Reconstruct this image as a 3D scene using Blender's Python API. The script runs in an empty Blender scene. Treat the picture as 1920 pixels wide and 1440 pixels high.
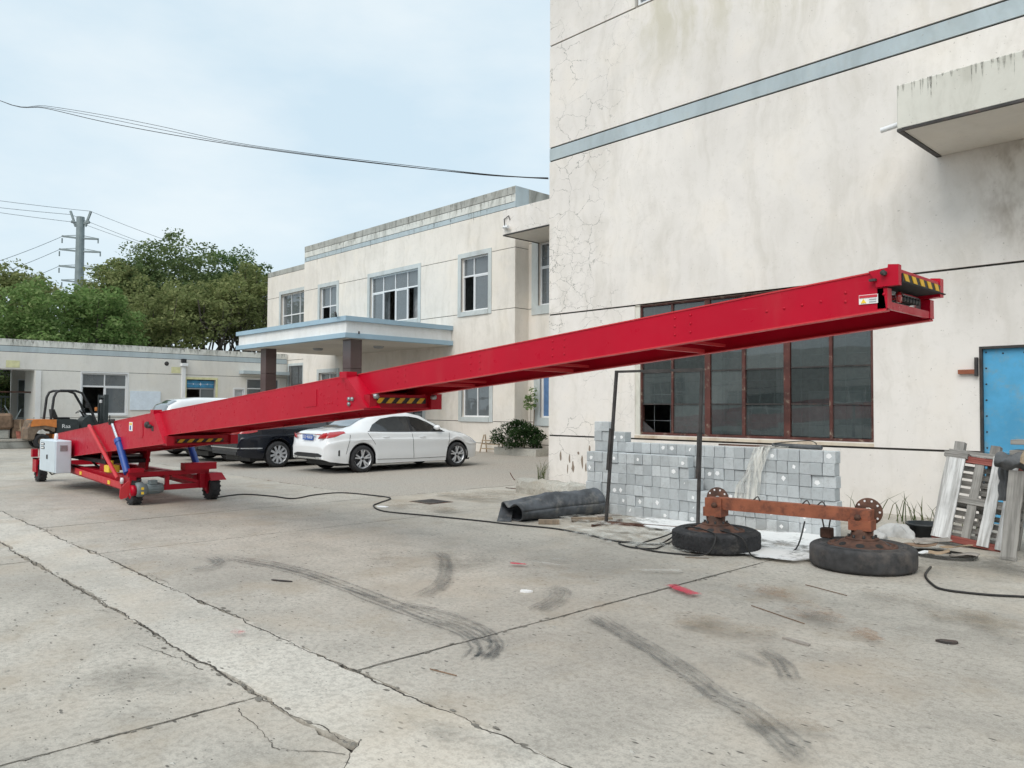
import bpy, math, random
import numpy as np
from mathutils import Vector, Matrix
random.seed(7); rng = np.random.default_rng(7)
R = math.radians
sc = bpy.context.scene
col = sc.collection

# ------------------------------------------------------------------ camera
AZ, PITCH, ROLL, CAM_H = R(43.7451), R(1.7561), R(0.27811), 1.55
def _f(v):   # camera frame (x right, y ahead, z up) -> yard frame (x along the main wall, y into it)
    return Vector((math.sin(AZ)*v[0]-math.cos(AZ)*v[1], math.cos(AZ)*v[0]+math.sin(AZ)*v[1], v[2]))
fw = _f((0, math.cos(PITCH), math.sin(PITCH))); up = _f((0, -math.sin(PITCH), math.cos(PITCH))); rt = _f((1, 0, 0))
rt2 = rt*math.cos(ROLL)+up*math.sin(ROLL); up2 = up*math.cos(ROLL)-rt*math.sin(ROLL)
cd = bpy.data.cameras.new('camera'); cam = bpy.data.objects.new('camera', cd); col.objects.link(cam)
mw = Matrix.Identity(4)
for i, v in enumerate((rt2, up2, -fw)):
    for j in range(3): mw[j][i] = v[j]
mw[2][3] = CAM_H
cam.matrix_world = mw
cd.sensor_width = 36; cd.lens = 1463.117/1920*36; cd.clip_end = 3000; cd.clip_start = 0.05
sc.camera = cam

# ------------------------------------------------------------------ sky and sun
SUN_EL, SUN_AZ = R(47), R(-74)       # sun azimuth measured from +X, counter-clockwise
w = bpy.data.worlds.new('World'); sc.world = w; w.use_nodes = True
nt = w.node_tree; nt.nodes.clear()
out = nt.nodes.new('ShaderNodeOutputWorld'); bg = nt.nodes.new('ShaderNodeBackground')
sky = nt.nodes.new('ShaderNodeTexSky'); sky.sky_type = 'NISHITA'; sky.sun_disc = False
sky.sun_elevation = SUN_EL; sky.sun_rotation = math.pi/2-SUN_AZ
sky.air_density = 1.0; sky.dust_density = 3.0; sky.ozone_density = 1.5
tc = nt.nodes.new('ShaderNodeTexCoord'); mp = nt.nodes.new('ShaderNodeMapping'); mp.inputs['Scale'].default_value = (1, 1, 2.6)
n1 = nt.nodes.new('ShaderNodeTexNoise'); n1.inputs['Scale'].default_value = 2.3; n1.inputs['Detail'].default_value = 6; n1.inputs['Roughness'].default_value = .55
rp = nt.nodes.new('ShaderNodeValToRGB'); rp.color_ramp.elements[0].position = .38; rp.color_ramp.elements[1].position = .64
rp.color_ramp.elements[0].color = (.0, .0, .0, 1); rp.color_ramp.elements[1].color = (1, 1, 1, 1)
cl = nt.nodes.new('ShaderNodeMixRGB'); cl.inputs[1].default_value = (5.55, 6.85, 7.65, 1); cl.inputs[2].default_value = (7.0, 7.8, 8.15, 1)
mx = nt.nodes.new('ShaderNodeMixRGB'); mx.inputs[0].default_value = .86
for a, b in ((tc.outputs['Generated'], mp.inputs[0]), (mp.outputs[0], n1.inputs['Vector']), (n1.outputs[0], rp.inputs[0]), (rp.outputs[0], cl.inputs[0]),
             (sky.outputs[0], mx.inputs[1]), (cl.outputs[0], mx.inputs[2]), (mx.outputs[0], bg.inputs[0]), (bg.outputs[0], out.inputs[0])):
    nt.links.new(a, b)
bg.inputs[1].default_value = 0.1
sl = bpy.data.lights.new('sun', 'SUN'); so = bpy.data.objects.new('sun', sl); col.objects.link(so)
sl.energy = 1.5; sl.angle = R(44); sl.color = (1, .955, .89)
sd = Vector((math.cos(SUN_EL)*math.cos(SUN_AZ), math.cos(SUN_EL)*math.sin(SUN_AZ), math.sin(SUN_EL)))
so.rotation_euler = sd.to_track_quat('Z', 'Y').to_euler(); so.location = sd*60
vs = sc.view_settings; vs.view_transform = 'Standard'; vs.look = 'None'; vs.exposure = 0.38; vs.gamma = 1
sc.cycles.use_denoising = True
sc.cycles.max_bounces = 4; sc.cycles.diffuse_bounces = 3; sc.cycles.glossy_bounces = 2; sc.cycles.transparent_max_bounces = 8
sc.cycles.use_adaptive_sampling = True; sc.cycles.adaptive_threshold = .025; sc.cycles.caustics_reflective = False; sc.cycles.caustics_refractive = False

# ------------------------------------------------------------------ material helpers
class NT:
    def __init__(s, name):
        s.m = bpy.data.materials.new(name); s.m.use_nodes = True; s.t = s.m.node_tree; s.t.nodes.clear()
        s.o = s.t.nodes.new('ShaderNodeOutputMaterial')
        s.b = s.t.nodes.new('ShaderNodeBsdfPrincipled'); s.link(s.b.outputs[0], s.o.inputs[0])
    def link(s, a, b): s.t.links.new(a, b)
    def put(s, sock, v):
        if hasattr(v, 'links'): s.link(v, sock)
        elif isinstance(v, (tuple, list)) and len(v) == 3 and sock.type == 'RGBA': sock.default_value = (*v, 1)
        else: sock.default_value = v
    def coord(s, kind='pos', scale=(1, 1, 1), rot=(0, 0, 0)):
        if kind == 'pos': c = s.t.nodes.new('ShaderNodeNewGeometry').outputs['Position']
        else: c = s.t.nodes.new('ShaderNodeTexCoord').outputs['Object']
        if tuple(scale) == (1, 1, 1) and tuple(rot) == (0, 0, 0): return c
        m = s.t.nodes.new('ShaderNodeMapping'); m.inputs['Scale'].default_value = scale; m.inputs['Rotation'].default_value = rot
        s.link(c, m.inputs[0]); return m.outputs[0]
    def noise(s, vec, scale, detail=4, rough=.55, dist=0):
        n = s.t.nodes.new('ShaderNodeTexNoise'); s.link(vec, n.inputs['Vector'])
        n.inputs['Scale'].default_value = scale; n.inputs['Detail'].default_value = detail; n.inputs['Roughness'].default_value = rough; n.inputs['Distortion'].default_value = dist
        return n.outputs[0]
    def voro(s, vec, scale, feature='F1', out=0, rnd=1):
        n = s.t.nodes.new('ShaderNodeTexVoronoi'); n.feature = feature; s.link(vec, n.inputs['Vector']); n.inputs['Scale'].default_value = scale
        n.inputs['Randomness'].default_value = rnd
        return n.outputs[out]
    def ramp(s, fac, a, b, va=0., vb=1.):
        r = s.t.nodes.new('ShaderNodeMapRange'); r.interpolation_type = 'SMOOTHSTEP'
        for i, v in enumerate((fac, a, b, va, vb)): s.put(r.inputs[i], v)
        return r.outputs[0]
    def math(s, op, a, b=0.):
        r = s.t.nodes.new('ShaderNodeMath'); r.operation = op; s.put(r.inputs[0], a); s.put(r.inputs[1], b); return r.outputs[0]
    def mix(s, fac, a, b, mode='MIX'):
        r = s.t.nodes.new('ShaderNodeMixRGB'); r.blend_type = mode; s.put(r.inputs[0], fac); s.put(r.inputs[1], a); s.put(r.inputs[2], b); return r.outputs[0]
    def sep(s, v):
        r = s.t.nodes.new('ShaderNodeSeparateXYZ'); s.link(v, r.inputs[0]); return r.outputs
    def bump(s, h, strength=.3, dist=.01):
        r = s.t.nodes.new('ShaderNodeBump'); r.inputs['Strength'].default_value = strength; r.inputs['Distance'].default_value = dist
        s.put(r.inputs['Height'], h); s.link(r.outputs[0], s.b.inputs['Normal'])
    def set(s, **k):
        for a, v in k.items(): s.put(s.b.inputs[a.replace('_', ' ')], v)
        return s

MATS = {}
def plain(name, c, rough=.6, metal=0., var=.12, scale=6., spec=.5, bump=0., coat=0., kind='obj', dirt=None, dirt_amt=.5, dirt_scale=3.):
    k = NT(name); v = k.coord(kind)
    n = k.noise(v, scale, 5, .6)
    c2 = tuple(x*(1-var) for x in c); c3 = tuple(min(1, x*(1+var)) for x in c)
    cc = k.mix(k.ramp(n, .3, .7), c2, c3)
    if dirt:
        d = k.noise(k.coord(kind), dirt_scale, 7, .68)
        cc = k.mix(k.ramp(d, .62-.25*dirt_amt, .72), cc, dirt)
    k.set(Base_Color=cc, Roughness=rough, Metallic=metal)
    k.b.inputs['Specular IOR Level'].default_value = spec
    k.b.inputs['Coat Weight'].default_value = coat; k.b.inputs['Coat Roughness'].default_value = .06
    if bump: k.bump(k.noise(k.coord(kind), scale*6, 4), bump, .004)
    MATS[name] = k.m; return k.m

def plaster(name, base, streak=.35, crack_x=None, stain=(.36, .33, .26)):
    k = NT(name); p = k.coord('pos')
    big = k.noise(p, .45, 4, .6); fine = k.noise(p, 9, 3, .6)
    dv_ = k.t.nodes.new('ShaderNodeVectorMath'); dv_.operation = 'ADD'; dn = k.t.nodes.new('ShaderNodeTexNoise'); dn.inputs['Scale'].default_value = .7; dn.inputs['Detail'].default_value = 3; k.link(p, dn.inputs['Vector'])
    k.link(p, dv_.inputs[0]); k.link(dn.outputs['Color'], dv_.inputs[1]); sm_ = k.t.nodes.new('ShaderNodeMapping'); sm_.inputs['Scale'].default_value = (2.0, 2.0, .2); k.link(dv_.outputs[0], sm_.inputs[0])
    st = k.math('ADD', k.math('MULTIPLY', k.noise(sm_.outputs[0], 1.5, 5, .64), .72), k.math('MULTIPLY', k.noise(p, .6, 5, .65), .28))
    c = k.mix(k.ramp(big, .35, .68), tuple(x*.93 for x in base), tuple(min(.86, x*1.05) for x in base))
    c = k.mix(k.math('MULTIPLY', k.ramp(st, .43, .68), streak), c, stain)
    bl = k.noise(p, 1.9, 5, .7); c = k.mix(k.math('MULTIPLY', k.ramp(bl, .52, .74), .13*min(1., streak*2)), c, stain)
    c = k.mix(k.math('MULTIPLY', k.ramp(fine, .52, .75), .14), c, (.5, .46, .4))
    warm = k.noise(p, .9, 3)
    c = k.mix(k.math('MULTIPLY', k.ramp(warm, .5, .7), .22), c, (base[0]*.98, base[1]*.93, base[2]*.84))
    sp = k.noise(p, 30, 2, .5); c = k.mix(k.math('MULTIPLY', k.ramp(sp, .71, .76), .5), c, (.33, .3, .26))
    h = fine
    if crack_x is not None:
        nv = k.t.nodes.new('ShaderNodeTexNoise'); nv.inputs['Scale'].default_value = 2.4; nv.inputs['Detail'].default_value = 4; nv.inputs['Roughness'].default_value = .65; k.link(p, nv.inputs['Vector'])
        wv = k.t.nodes.new('ShaderNodeMixRGB'); wv.blend_type = 'ADD'; wv.inputs[0].default_value = .42; k.link(p, wv.inputs[1]); k.link(nv.outputs['Color'], wv.inputs[2])
        ms = k.t.nodes.new('ShaderNodeMapping'); ms.inputs['Scale'].default_value = (1, 1, 1.45); k.link(wv.outputs[0], ms.inputs[0])
        e3 = k.voro(ms.outputs[0], 1.75, 'DISTANCE_TO_EDGE'); e4 = k.voro(ms.outputs[0], 3.2, 'DISTANCE_TO_EDGE')
        xx, _, zz = k.sep(p); near = k.ramp(xx, crack_x+.6, crack_x+3.2, 1., 0.); low_ = k.math('MULTIPLY', k.ramp(xx, crack_x+.5, crack_x+1.5, 1., 0.), k.math('MULTIPLY', k.ramp(zz, 3.5, 3.9), k.ramp(zz, 4.9, 5.7, 1., 0.)))
        brk = k.ramp(k.noise(p, 1.3, 3), .42, .55)
        cr = k.math('MAXIMUM', k.math('MULTIPLY', k.ramp(e3, .004, .014, .95, 0.), k.math('MULTIPLY', near, brk)), k.math('MULTIPLY', k.ramp(e4, .005, .02, 1., 0.), low_))
        c = k.mix(k.math('MULTIPLY', cr, .68), c, (.19, .18, .16))
        brown_mottle = k.math('MULTIPLY', k.math('MULTIPLY', k.ramp(xx, -3.7, -2.6), k.math('MULTIPLY', k.ramp(zz, 3.4, 4.3), k.ramp(zz, 5.0, 5.4, 1., 0.2))), k.ramp(k.noise(k.coord('pos', (1, 1, .55)), 2.6, 4, .7), .38, .68))  # mottled brown patch on the wall below the awning
        c = k.mix(k.math('MULTIPLY', brown_mottle, .75), c, (.26, .205, .16))
        yel = k.math('MULTIPLY', k.math('MULTIPLY', k.ramp(xx, -9.5, -9.0), k.ramp(xx, -6.5, -4.5, 1., 0.)), k.math('MULTIPLY', k.ramp(zz, 7.4, 9.2), k.ramp(st, .38, .62))); c = k.mix(k.math('MULTIPLY', yel, .5), c, (.56, .52, .38))
        h = fine
    k.set(Base_Color=c, Roughness=.9); k.b.inputs['Specular IOR Level'].default_value = .2
    k.bump(h, .35, .006); MATS[name] = k.m; return k.m

def concrete(name, base, pit=.55, red=.0):
    k = NT(name); p = k.coord('pos')
    a = k.noise(p, .35, 4, .6); b = k.noise(p, 2.6, 5, .68); f = k.noise(p, 24, 3, .7); g = k.noise(p, 90, 2, .7)
    c = k.mix(k.ramp(a, .33, .67), tuple(x*.80 for x in base), tuple(x*1.13 for x in base))
    c = k.mix(k.math('MULTIPLY', k.ramp(b, .45, .75), .55), c, tuple(x*.66 for x in base))
    c = k.mix(k.math('MULTIPLY', k.ramp(b, .55, .25), .30), c, tuple(min(.9, x*1.25) for x in base))
    c = k.mix(k.math('MULTIPLY', k.ramp(f, .42, .66), .5), c, tuple(x*.52 for x in base))
    c = k.mix(k.math('MULTIPLY', k.ramp(g, .54, .70), .28), c, tuple(min(1, x*1.5) for x in base))
    c = k.mix(k.math('MULTIPLY', k.ramp(g, .46, .32), .4), c, tuple(x*.5 for x in base))
    warm = k.noise(p, .8, 4); c = k.mix(k.math('MULTIPLY', k.ramp(warm, .48, .7), .35), c, (base[0]*1.02, base[1]*.92, base[2]*.82))
    # pock marks: short dark chips
    pv = k.coord('pos', (.8, 2.0, 1.0), (0, 0, .75)); pk = k.voro(pv, 7.5)
    pn = k.noise(p, 3.0, 2)
    pt = k.math('MULTIPLY', k.ramp(pk, .08, .15, 1., 0.), k.ramp(pn, .42, .54))
    pk2 = k.math('MULTIPLY', k.ramp(k.voro(pv, 19.), .10, .17, 1., 0.), k.ramp(k.noise(p, 5., 2), .50, .58))
    pt = k.math('MAXIMUM', pt, pk2)
    c = k.mix(k.math('MULTIPLY', pt, pit), c, tuple(x*.24 for x in base))
    rb = k.noise(p, 1.35, 4, .62); c = k.mix(k.math('MULTIPLY', k.ramp(rb, .50, .72), .45), c, (base[0]*.76, base[1]*.68, base[2]*.58))
    k.set(Base_Color=c, Roughness=k.ramp(b, .3, .7, .78, .95)); k.b.inputs['Specular IOR Level'].default_value = .3
    k.bump(f, .5, .006)
    MATS[name] = k.m; return k.m

def glassy(name, tint=(.1, .12, .12), see=.5, gloss_rough=.02, dust=.3, ior=1.52):
    k = NT(name); k.t.nodes.remove(k.b)
    tr = k.t.nodes.new('ShaderNodeBsdfTransparent'); tr.inputs[0].default_value = (.78, .84, .83, 1)
    df = k.t.nodes.new('ShaderNodeBsdfDiffuse'); gl = k.t.nodes.new('ShaderNodeBsdfGlossy'); gl.inputs['Roughness'].default_value = gloss_rough
    p = k.coord('pos'); n = k.noise(p, 1.8, 5, .65)
    k.put(df.inputs[0], k.mix(k.ramp(n, .35, .7), tint, tuple(min(1, x*1.0+.06*dust) for x in tint)))
    m1 = k.t.nodes.new('ShaderNodeMixShader'); k.put(m1.inputs[0], k.ramp(n, .3, .7, max(0, see-.1), see+.08)); k.link(df.outputs[0], m1.inputs[1]); k.link(tr.outputs[0], m1.inputs[2])
    fr = k.t.nodes.new('ShaderNodeFresnel'); fr.inputs['IOR'].default_value = ior
    bp = k.t.nodes.new('ShaderNodeBump'); bp.inputs['Strength'].default_value = .04; bp.inputs['Distance'].default_value = .05
    k.link(k.noise(p, 1.1, 2), bp.inputs['Height']); k.link(bp.outputs[0], gl.inputs['Normal'])
    m2 = k.t.nodes.new('ShaderNodeMixShader'); k.put(m2.inputs[0], k.math('MULTIPLY', fr.outputs[0], 2.0)); k.link(m1.outputs[0], m2.inputs[1]); k.link(gl.outputs[0], m2.inputs[2])
    k.link(m2.outputs[0], k.o.inputs[0]); MATS[name] = k.m; return k.m

def decal(name, c, amt=.7, scale=5., lo=.4, hi=.62, stretch=(1, 1, 1), soft=.26):
    """flat paint, rubber or powder left on the ground: ragged coverage"""
    k = NT(name); p = k.coord('pos', stretch); n = k.noise(p, scale, 7, .7); f = k.noise(k.coord('pos'), scale*9, 4, .7)
    uvn = k.t.nodes.new('ShaderNodeAttribute'); uvn.attribute_name = 'edge'
    v_ = k.math('ADD', k.math('MULTIPLY', n, .7), k.math('MULTIPLY', f, .3)); v_ = k.math('SUBTRACT', v_, k.ramp(uvn.outputs['Fac'], 0., 1., soft, 0.))
    a = k.math('MULTIPLY', k.math('MULTIPLY', k.ramp(v_, lo, hi), amt), k.ramp(uvn.outputs['Fac'], 0., .12))
    k.set(Base_Color=c, Roughness=.9, Alpha=a); k.b.inputs['Specular IOR Level'].default_value = .15
    MATS[name] = k.m; return k.m

def wood(name, a, b, axis=2, rough=.85):
    k = NT(name); sc_ = [26, 26, 26]; sc_[axis] = 1.3
    g = k.noise(k.coord('obj', tuple(sc_)), 1., 6, .65); n = k.noise(k.coord('obj'), 3., 4)
    c = k.mix(k.ramp(g, .35, .65), a, b); c = k.mix(k.math('MULTIPLY', k.ramp(n, .45, .75), .4), c, tuple(x*.45 for x in a))
    k.set(Base_Color=c, Roughness=rough); k.bump(g, .6, .004); MATS[name] = k.m; return k.m

def leafmat(name, a, b, c):
    k = NT(name); k.t.nodes.remove(k.b)
    g = k.t.nodes.new('ShaderNodeNewGeometry').outputs['Random Per Island']
    r = k.t.nodes.new('ShaderNodeValToRGB'); r.color_ramp.elements[0].color = (*a, 1); r.color_ramp.elements[1].color = (*c, 1)
    e = r.color_ramp.elements.new(.5); e.color = (*b, 1); k.link(g, r.inputs[0])
    n = k.noise(k.coord('pos'), .6, 3); cc = k.mix(k.math('MULTIPLY', k.ramp(n, .4, .7), .45), r.outputs[0], tuple(x*.7 for x in a))
    d = k.t.nodes.new('ShaderNodeBsdfDiffuse'); t = k.t.nodes.new('ShaderNodeBsdfTranslucent'); k.link(cc, d.inputs[0]); k.link(cc, t.inputs[0])
    m = k.t.nodes.new('ShaderNodeMixShader'); m.inputs[0].default_value = .42; k.link(d.outputs[0], m.inputs[1]); k.link(t.outputs[0], m.inputs[2])
    k.link(m.outputs[0], k.o.inputs[0]); MATS[name] = k.m; return k.m

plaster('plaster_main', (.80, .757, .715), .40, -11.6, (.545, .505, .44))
plaster('plaster_office', (.79, .738, .675), .38, None, (.52, .475, .40))
plaster('plaster_low', (.75, .73, .685), .22, None, (.5, .47, .4))
plaster('plaster_awning', (.70, .685, .62), .6, None, (.33, .32, .26))
plaster('parapet_stained', (.44, .44, .41), .9, None, (.20, .20, .18))
plaster('parapet_light', (.70, .70, .66), .7, None, (.24, .25, .22))
plaster('band_blue', (.46, .53, .56), .45, None, (.30, .34, .35))
plaster('trim_grey', (.55, .59, .59), .5, None, (.36, .37, .35))
plaster('canopy_white', (.82, .82, .81), .12)
plaster('canopy_blue', (.36, .50, .60), .15, None, (.3, .4, .48))
plaster('soffit', (.70, .66, .60), .12)
plain('groove_dirt', (.06, .055, .05), .95, var=.3, kind='pos')
concrete('concrete_slab', (.472, .438, .383), .95)
concrete('concrete_strip', (.555, .522, .462), .7)
concrete('concrete_rough', (.47, .455, .41), .6)
k = NT('asphalt_gravel'); p = k.coord('pos')
sp = k.noise(p, 34, 2, .8); n = k.noise(p, .5, 4); f = k.noise(p, 12, 4, .8)
c = k.mix(k.ramp(sp, .35, .65), (.27, .235, .20), (.50, .45, .39)); c = k.mix(k.math('MULTIPLY', k.ramp(n, .35, .7), .5), c, (.36, .345, .31))
c = k.mix(k.math('MULTIPLY', k.ramp(f, .48, .7), .5), c, (.18, .165, .15)); k.set(Base_Color=c, Roughness=.95); k.bump(f, .7, .008); MATS['asphalt'] = k.m
plain('soil', (.06, .052, .042), .95, var=.4, scale=3, kind='pos', bump=.6)
def redpaint(name, c, rough):
    k = NT(name); p = k.coord('pos'); n = k.noise(p, 1.3, 4); d = k.noise(p, 7, 6, .7); s = k.noise(k.coord('pos', (1, 1, .2)), 3, 5, .65)
    cc = k.mix(k.ramp(n, .35, .7), tuple(x*.92 for x in c), c)
    cc = k.mix(k.math('MULTIPLY', k.ramp(s, .5, .8), .16), cc, (.46, .13, .12))
    sc_ = k.noise(k.coord('pos', (.5, 3, 9)), 4, 4, .7); cc = k.mix(k.math('MULTIPLY', k.ramp(sc_, .66, .74), .22), cc, (.55, .25, .24))
    k.set(Base_Color=cc, Roughness=k.ramp(d, .3, .75, rough-.06, rough+.16)); k.b.inputs['Specular IOR Level'].default_value = .28
    k.bump(k.noise(p, 1.6, 3), .13, .03); MATS[name] = k.m
redpaint('red_paint', (.50, .001, .022), .32)
redpaint('red_chassis', (.40, .004, .018), .4)
redpaint('red_pale', (.60, .045, .055), .4)
plain('belt_black', (.02, .02, .022), .75, var=.3)
plain('hazard_black', (.015, .015, .015), .5)
plain('hazard_yellow', (.74, .42, .012), .45, var=.08)
plain('blue_cylinder', (.015, .065, .30), .35, var=.1)
plain('chrome', (.75, .76, .78), .18, 1., var=.05)
plain('steel_grey', (.36, .38, .39), .45, .8, var=.15)
plain('motor_grey', (.17, .21, .22), .5, var=.12)
plain('cabinet', (.62, .70, .76), .45, var=.03)
plain('cabinet_grey', (.34, .35, .36), .5)
plain('tyre', (.028, .028, .03), .85, var=.35, scale=9, dirt=(.12, .11, .10), dirt_amt=.3)
plain('edge_chip_shade', (.19, .175, .15), .95, kind='pos')
plain('chip_brown', (.24, .19, .15), .9, kind='pos')
plain('tyre_old', (.05, .049, .05), .9, var=.35, scale=7, dirt=(.11, .095, .085), dirt_amt=.45)
plain('rim_alloy', (.58, .59, .61), .35, .35, var=.06)
plain('rim_dark', (.05, .05, .055), .4, .5)
plain('carpaint_white', (.80, .81, .82), .3, coat=1., var=.01)
plain('carpaint_black', (.006, .008, .014), .2, coat=.35, var=.05, spec=.3)
plain('carpaint_grey', (.055, .06, .065), .3, .3, coat=1., var=.05)
plain('black_plastic', (.018, .018, .02), .5, var=.1)
plain('trim_dark', (.03, .03, .033), .35)
plain('tail_red', (.42, .008, .012), .12, coat=1., var=.15)
plain('white_lens', (.72, .72, .74), .15, coat=1.)
plain('plate_blue', (.01, .09, .42), .4)
plain('white_paint', (.78, .79, .80), .45, var=.04)
plain('white_paper', (.82, .82, .82), .8, var=.05)
plain('upvc_white', (.78, .79, .80), .4, var=.03, kind='pos')
plain('rust_frame', (.085, .026, .020), .65, var=.35, scale=4, kind='pos', dirt=(.30, .24, .18), dirt_amt=.28, dirt_scale=9)
plain('rust_steel', (.105, .05, .033), .85, var=.4, scale=8, dirt=(.045, .03, .025), dirt_amt=.6, dirt_scale=6)
plain('rust_orange', (.30, .098, .05), .75, var=.2, scale=6, dirt=(.12, .045, .03), dirt_amt=.62, dirt_scale=7, bump=.3)
plain('dark_steel', (.055, .05, .048), .6, .3, var=.3, dirt=(.12, .07, .05), dirt_amt=.3)
plain('door_blue', (.085, .37, .62), .5, var=.16, scale=1.6, kind='pos', dirt=(.17, .34, .46), dirt_amt=.55, dirt_scale=5)
plain('col_granite', (.085, .048, .046), .3, var=.2, scale=40, coat=.4, kind='pos')
plain('granite_joint', (.035, .02, .02), .6)
plain('room_wall', (.30, .30, .29), .9, var=.2, kind='pos')
plain('curtain', (.42, .43, .44), .9, var=.15, kind='pos')
plain('cable_black', (.018, .017, .016), .6)
plain('wire_grey', (.16, .19, .21), .6)
plain('galvanised', (.25, .295, .30), .55, .2, var=.12, scale=1, kind='pos')
plain('forklift_orange', (.60, .20, .045), .5, var=.12, dirt=(.16, .12, .09), dirt_amt=.38, dirt_scale=2.5)
plain('forklift_mud', (.17, .125, .09), .8, var=.3, dirt=(.45, .17, .05), dirt_amt=.35, dirt_scale=3)
plain('forklift_dark', (.028, .036, .038), .5, var=.2)
plain('felt', (.075, .082, .092), .8, var=.4, scale=5, bump=.6, dirt=(.19, .185, .175), dirt_amt=.5, dirt_scale=4)
plain('sack', (.47, .47, .46), .7, var=.15, bump=.4)
plain('sack_dark', (.10, .105, .11), .7, var=.3)
plain('cardboard', (.36, .26, .17), .9, var=.25)
plain('cardboard_grey', (.30, .27, .24), .9, var=.3)
plain('tub', (.025, .03, .033), .5)
plain('sticker_yellow', (.85, .58, .05), .5)
plain('sticker_red', (.55, .03, .05), .5)
plain('sign_white', (.70, .78, .86), .5, var=.06, kind='pos')
plain('panel_yellow', (.66, .64, .38), .9, var=.1, kind='pos')
plain('blue_glass', (.06, .24, .42), .15, coat=.5, var=.2, kind='pos')
plain('blue_pvc', (.12, .20, .34), .4, var=.1, kind='pos')
plain('brick_red', (.30, .10, .07), .9, var=.3)
plain('curtain_blue', (.10, .19, .36), .6, var=.15, kind='pos')
plain('bark', (.10, .085, .07), .95, var=.3, scale=4)
plain('black_film', (.012, .012, .014), .6)
plain('crate_brown', (.20, .13, .085), .9, var=.3)
wood('wood_grey', (.20, .19, .175), (.36, .345, .32)); wood('wood_white', (.34, .33, .315), (.74, .74, .73)); wood('wood_brown', (.20, .155, .115), (.32, .25, .18)); wood('wood_tan', (.30, .22, .14), (.46, .36, .25))
wood('wood_rail', (.20, .19, .175), (.36, .345, .32), 0); wood('wood_redrail', (.20, .045, .035), (.30, .10, .08), 0)
k = NT('concrete_block'); oi = k.t.nodes.new('ShaderNodeObjectInfo').outputs['Random']; p = k.coord('pos')
n = k.noise(p, 14, 5, .7); f = k.noise(p, 70, 4, .7); pits = k.voro(p, 60)
c = k.mix(oi, (.40, .425, .435), (.57, .60, .61)); c = k.mix(k.math('MULTIPLY', k.ramp(n, .4, .75), .4), c, (.30, .31, .31))
c = k.mix(k.math('MULTIPLY', k.ramp(f, .5, .75), .3), c, (.22, .22, .22)); c = k.mix(k.math('MULTIPLY', k.ramp(pits, .12, .2, 1., 0.), k.ramp(n, .5, .6)), c, (.2, .2, .2))
k.set(Base_Color=c, Roughness=.92); k.bump(f, .5, .004); MATS['concrete_block'] = k.m
glassy('glass_old', (.075, .095, .096), .42, .015, .8); glassy('glass_pale', (.105, .128, .128), .38, .02, .9); glassy('glass_clear', (.05, .065, .066), .55, .01, .5)
glassy('glass_office', (.20, .225, .24), .38, .01, .5)  # pale bluish tint paints the reflected sky into the office glass
plain('glass_car', (.012, .013, .015), .05, var=.05, coat=1.); plain('glass_car_rear', (.10, .12, .14), .06, var=.05, coat=1.)  # rear glass has its blue-grey reflection painted into the base colour
k = NT('plastic_film'); k.set(Base_Color=(.72, .71, .66), Roughness=.25, Alpha=k.ramp(k.noise(k.coord('pos', (8, 8, 1.2)), 2.2, 4), .38, .62, .28, .85)); k.bump(k.noise(k.coord('pos', (20, 20, 3)), 1., 3), .8, .02); MATS['plastic_film'] = k.m
leafmat('leaf_dark', (.070, .13, .052), (.13, .20, .08), (.21, .28, .12))
leafmat('leaf_olive', (.165, .205, .080), (.26, .295, .12), (.36, .375, .175))
leafmat('leaf_fresh', (.12, .20, .066), (.20, .30, .10), (.31, .39, .165))
leafmat('leaf_mid', (.10, .15, .060), (.175, .235, .10), (.255, .30, .14))
leafmat('leaf_shrub', (.02, .045, .018), (.04, .075, .03), (.07, .11, .045)); leafmat('petal', (.55, .52, .48), (.65, .60, .56), (.7, .6, .55))
leafmat('grass_blade', (.06, .09, .03), (.10, .13, .05), (.20, .19, .09))
decal('rubber_mark', (.12, .125, .125), .40, 4.5, .20, .70)
decal('red_spray', (.60, .05, .09), .8, 7., .26, .48, soft=.2)
decal('red_faded', (.55, .20, .20), .6, 6., .4, .6)
decal('white_spray', (.66, .65, .60), .6, 6., .42, .6)
decal('powder', (.80, .80, .79), .95, 1.6, .36, .52)
decal('rust_stain', (.30, .155, .07), .5, 3.2, .42, .66)
decal('dark_stain', (.17, .16, .14), .4, 2.0, .38, .66)
decal('dry_mud', (.30, .25, .19), .6, 2.0, .4, .66)

plaster('sill_mortar', (.66, .58, .47), .6, None, (.30, .17, .09))
k = NT('grime'); k.set(Base_Color=(.14, .135, .115), Roughness=.95, Alpha=k.ramp(k.noise(k.coord('pos'), 14, 4, .7), .3, .7, .03, .42)); MATS['grime'] = k.m

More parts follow.
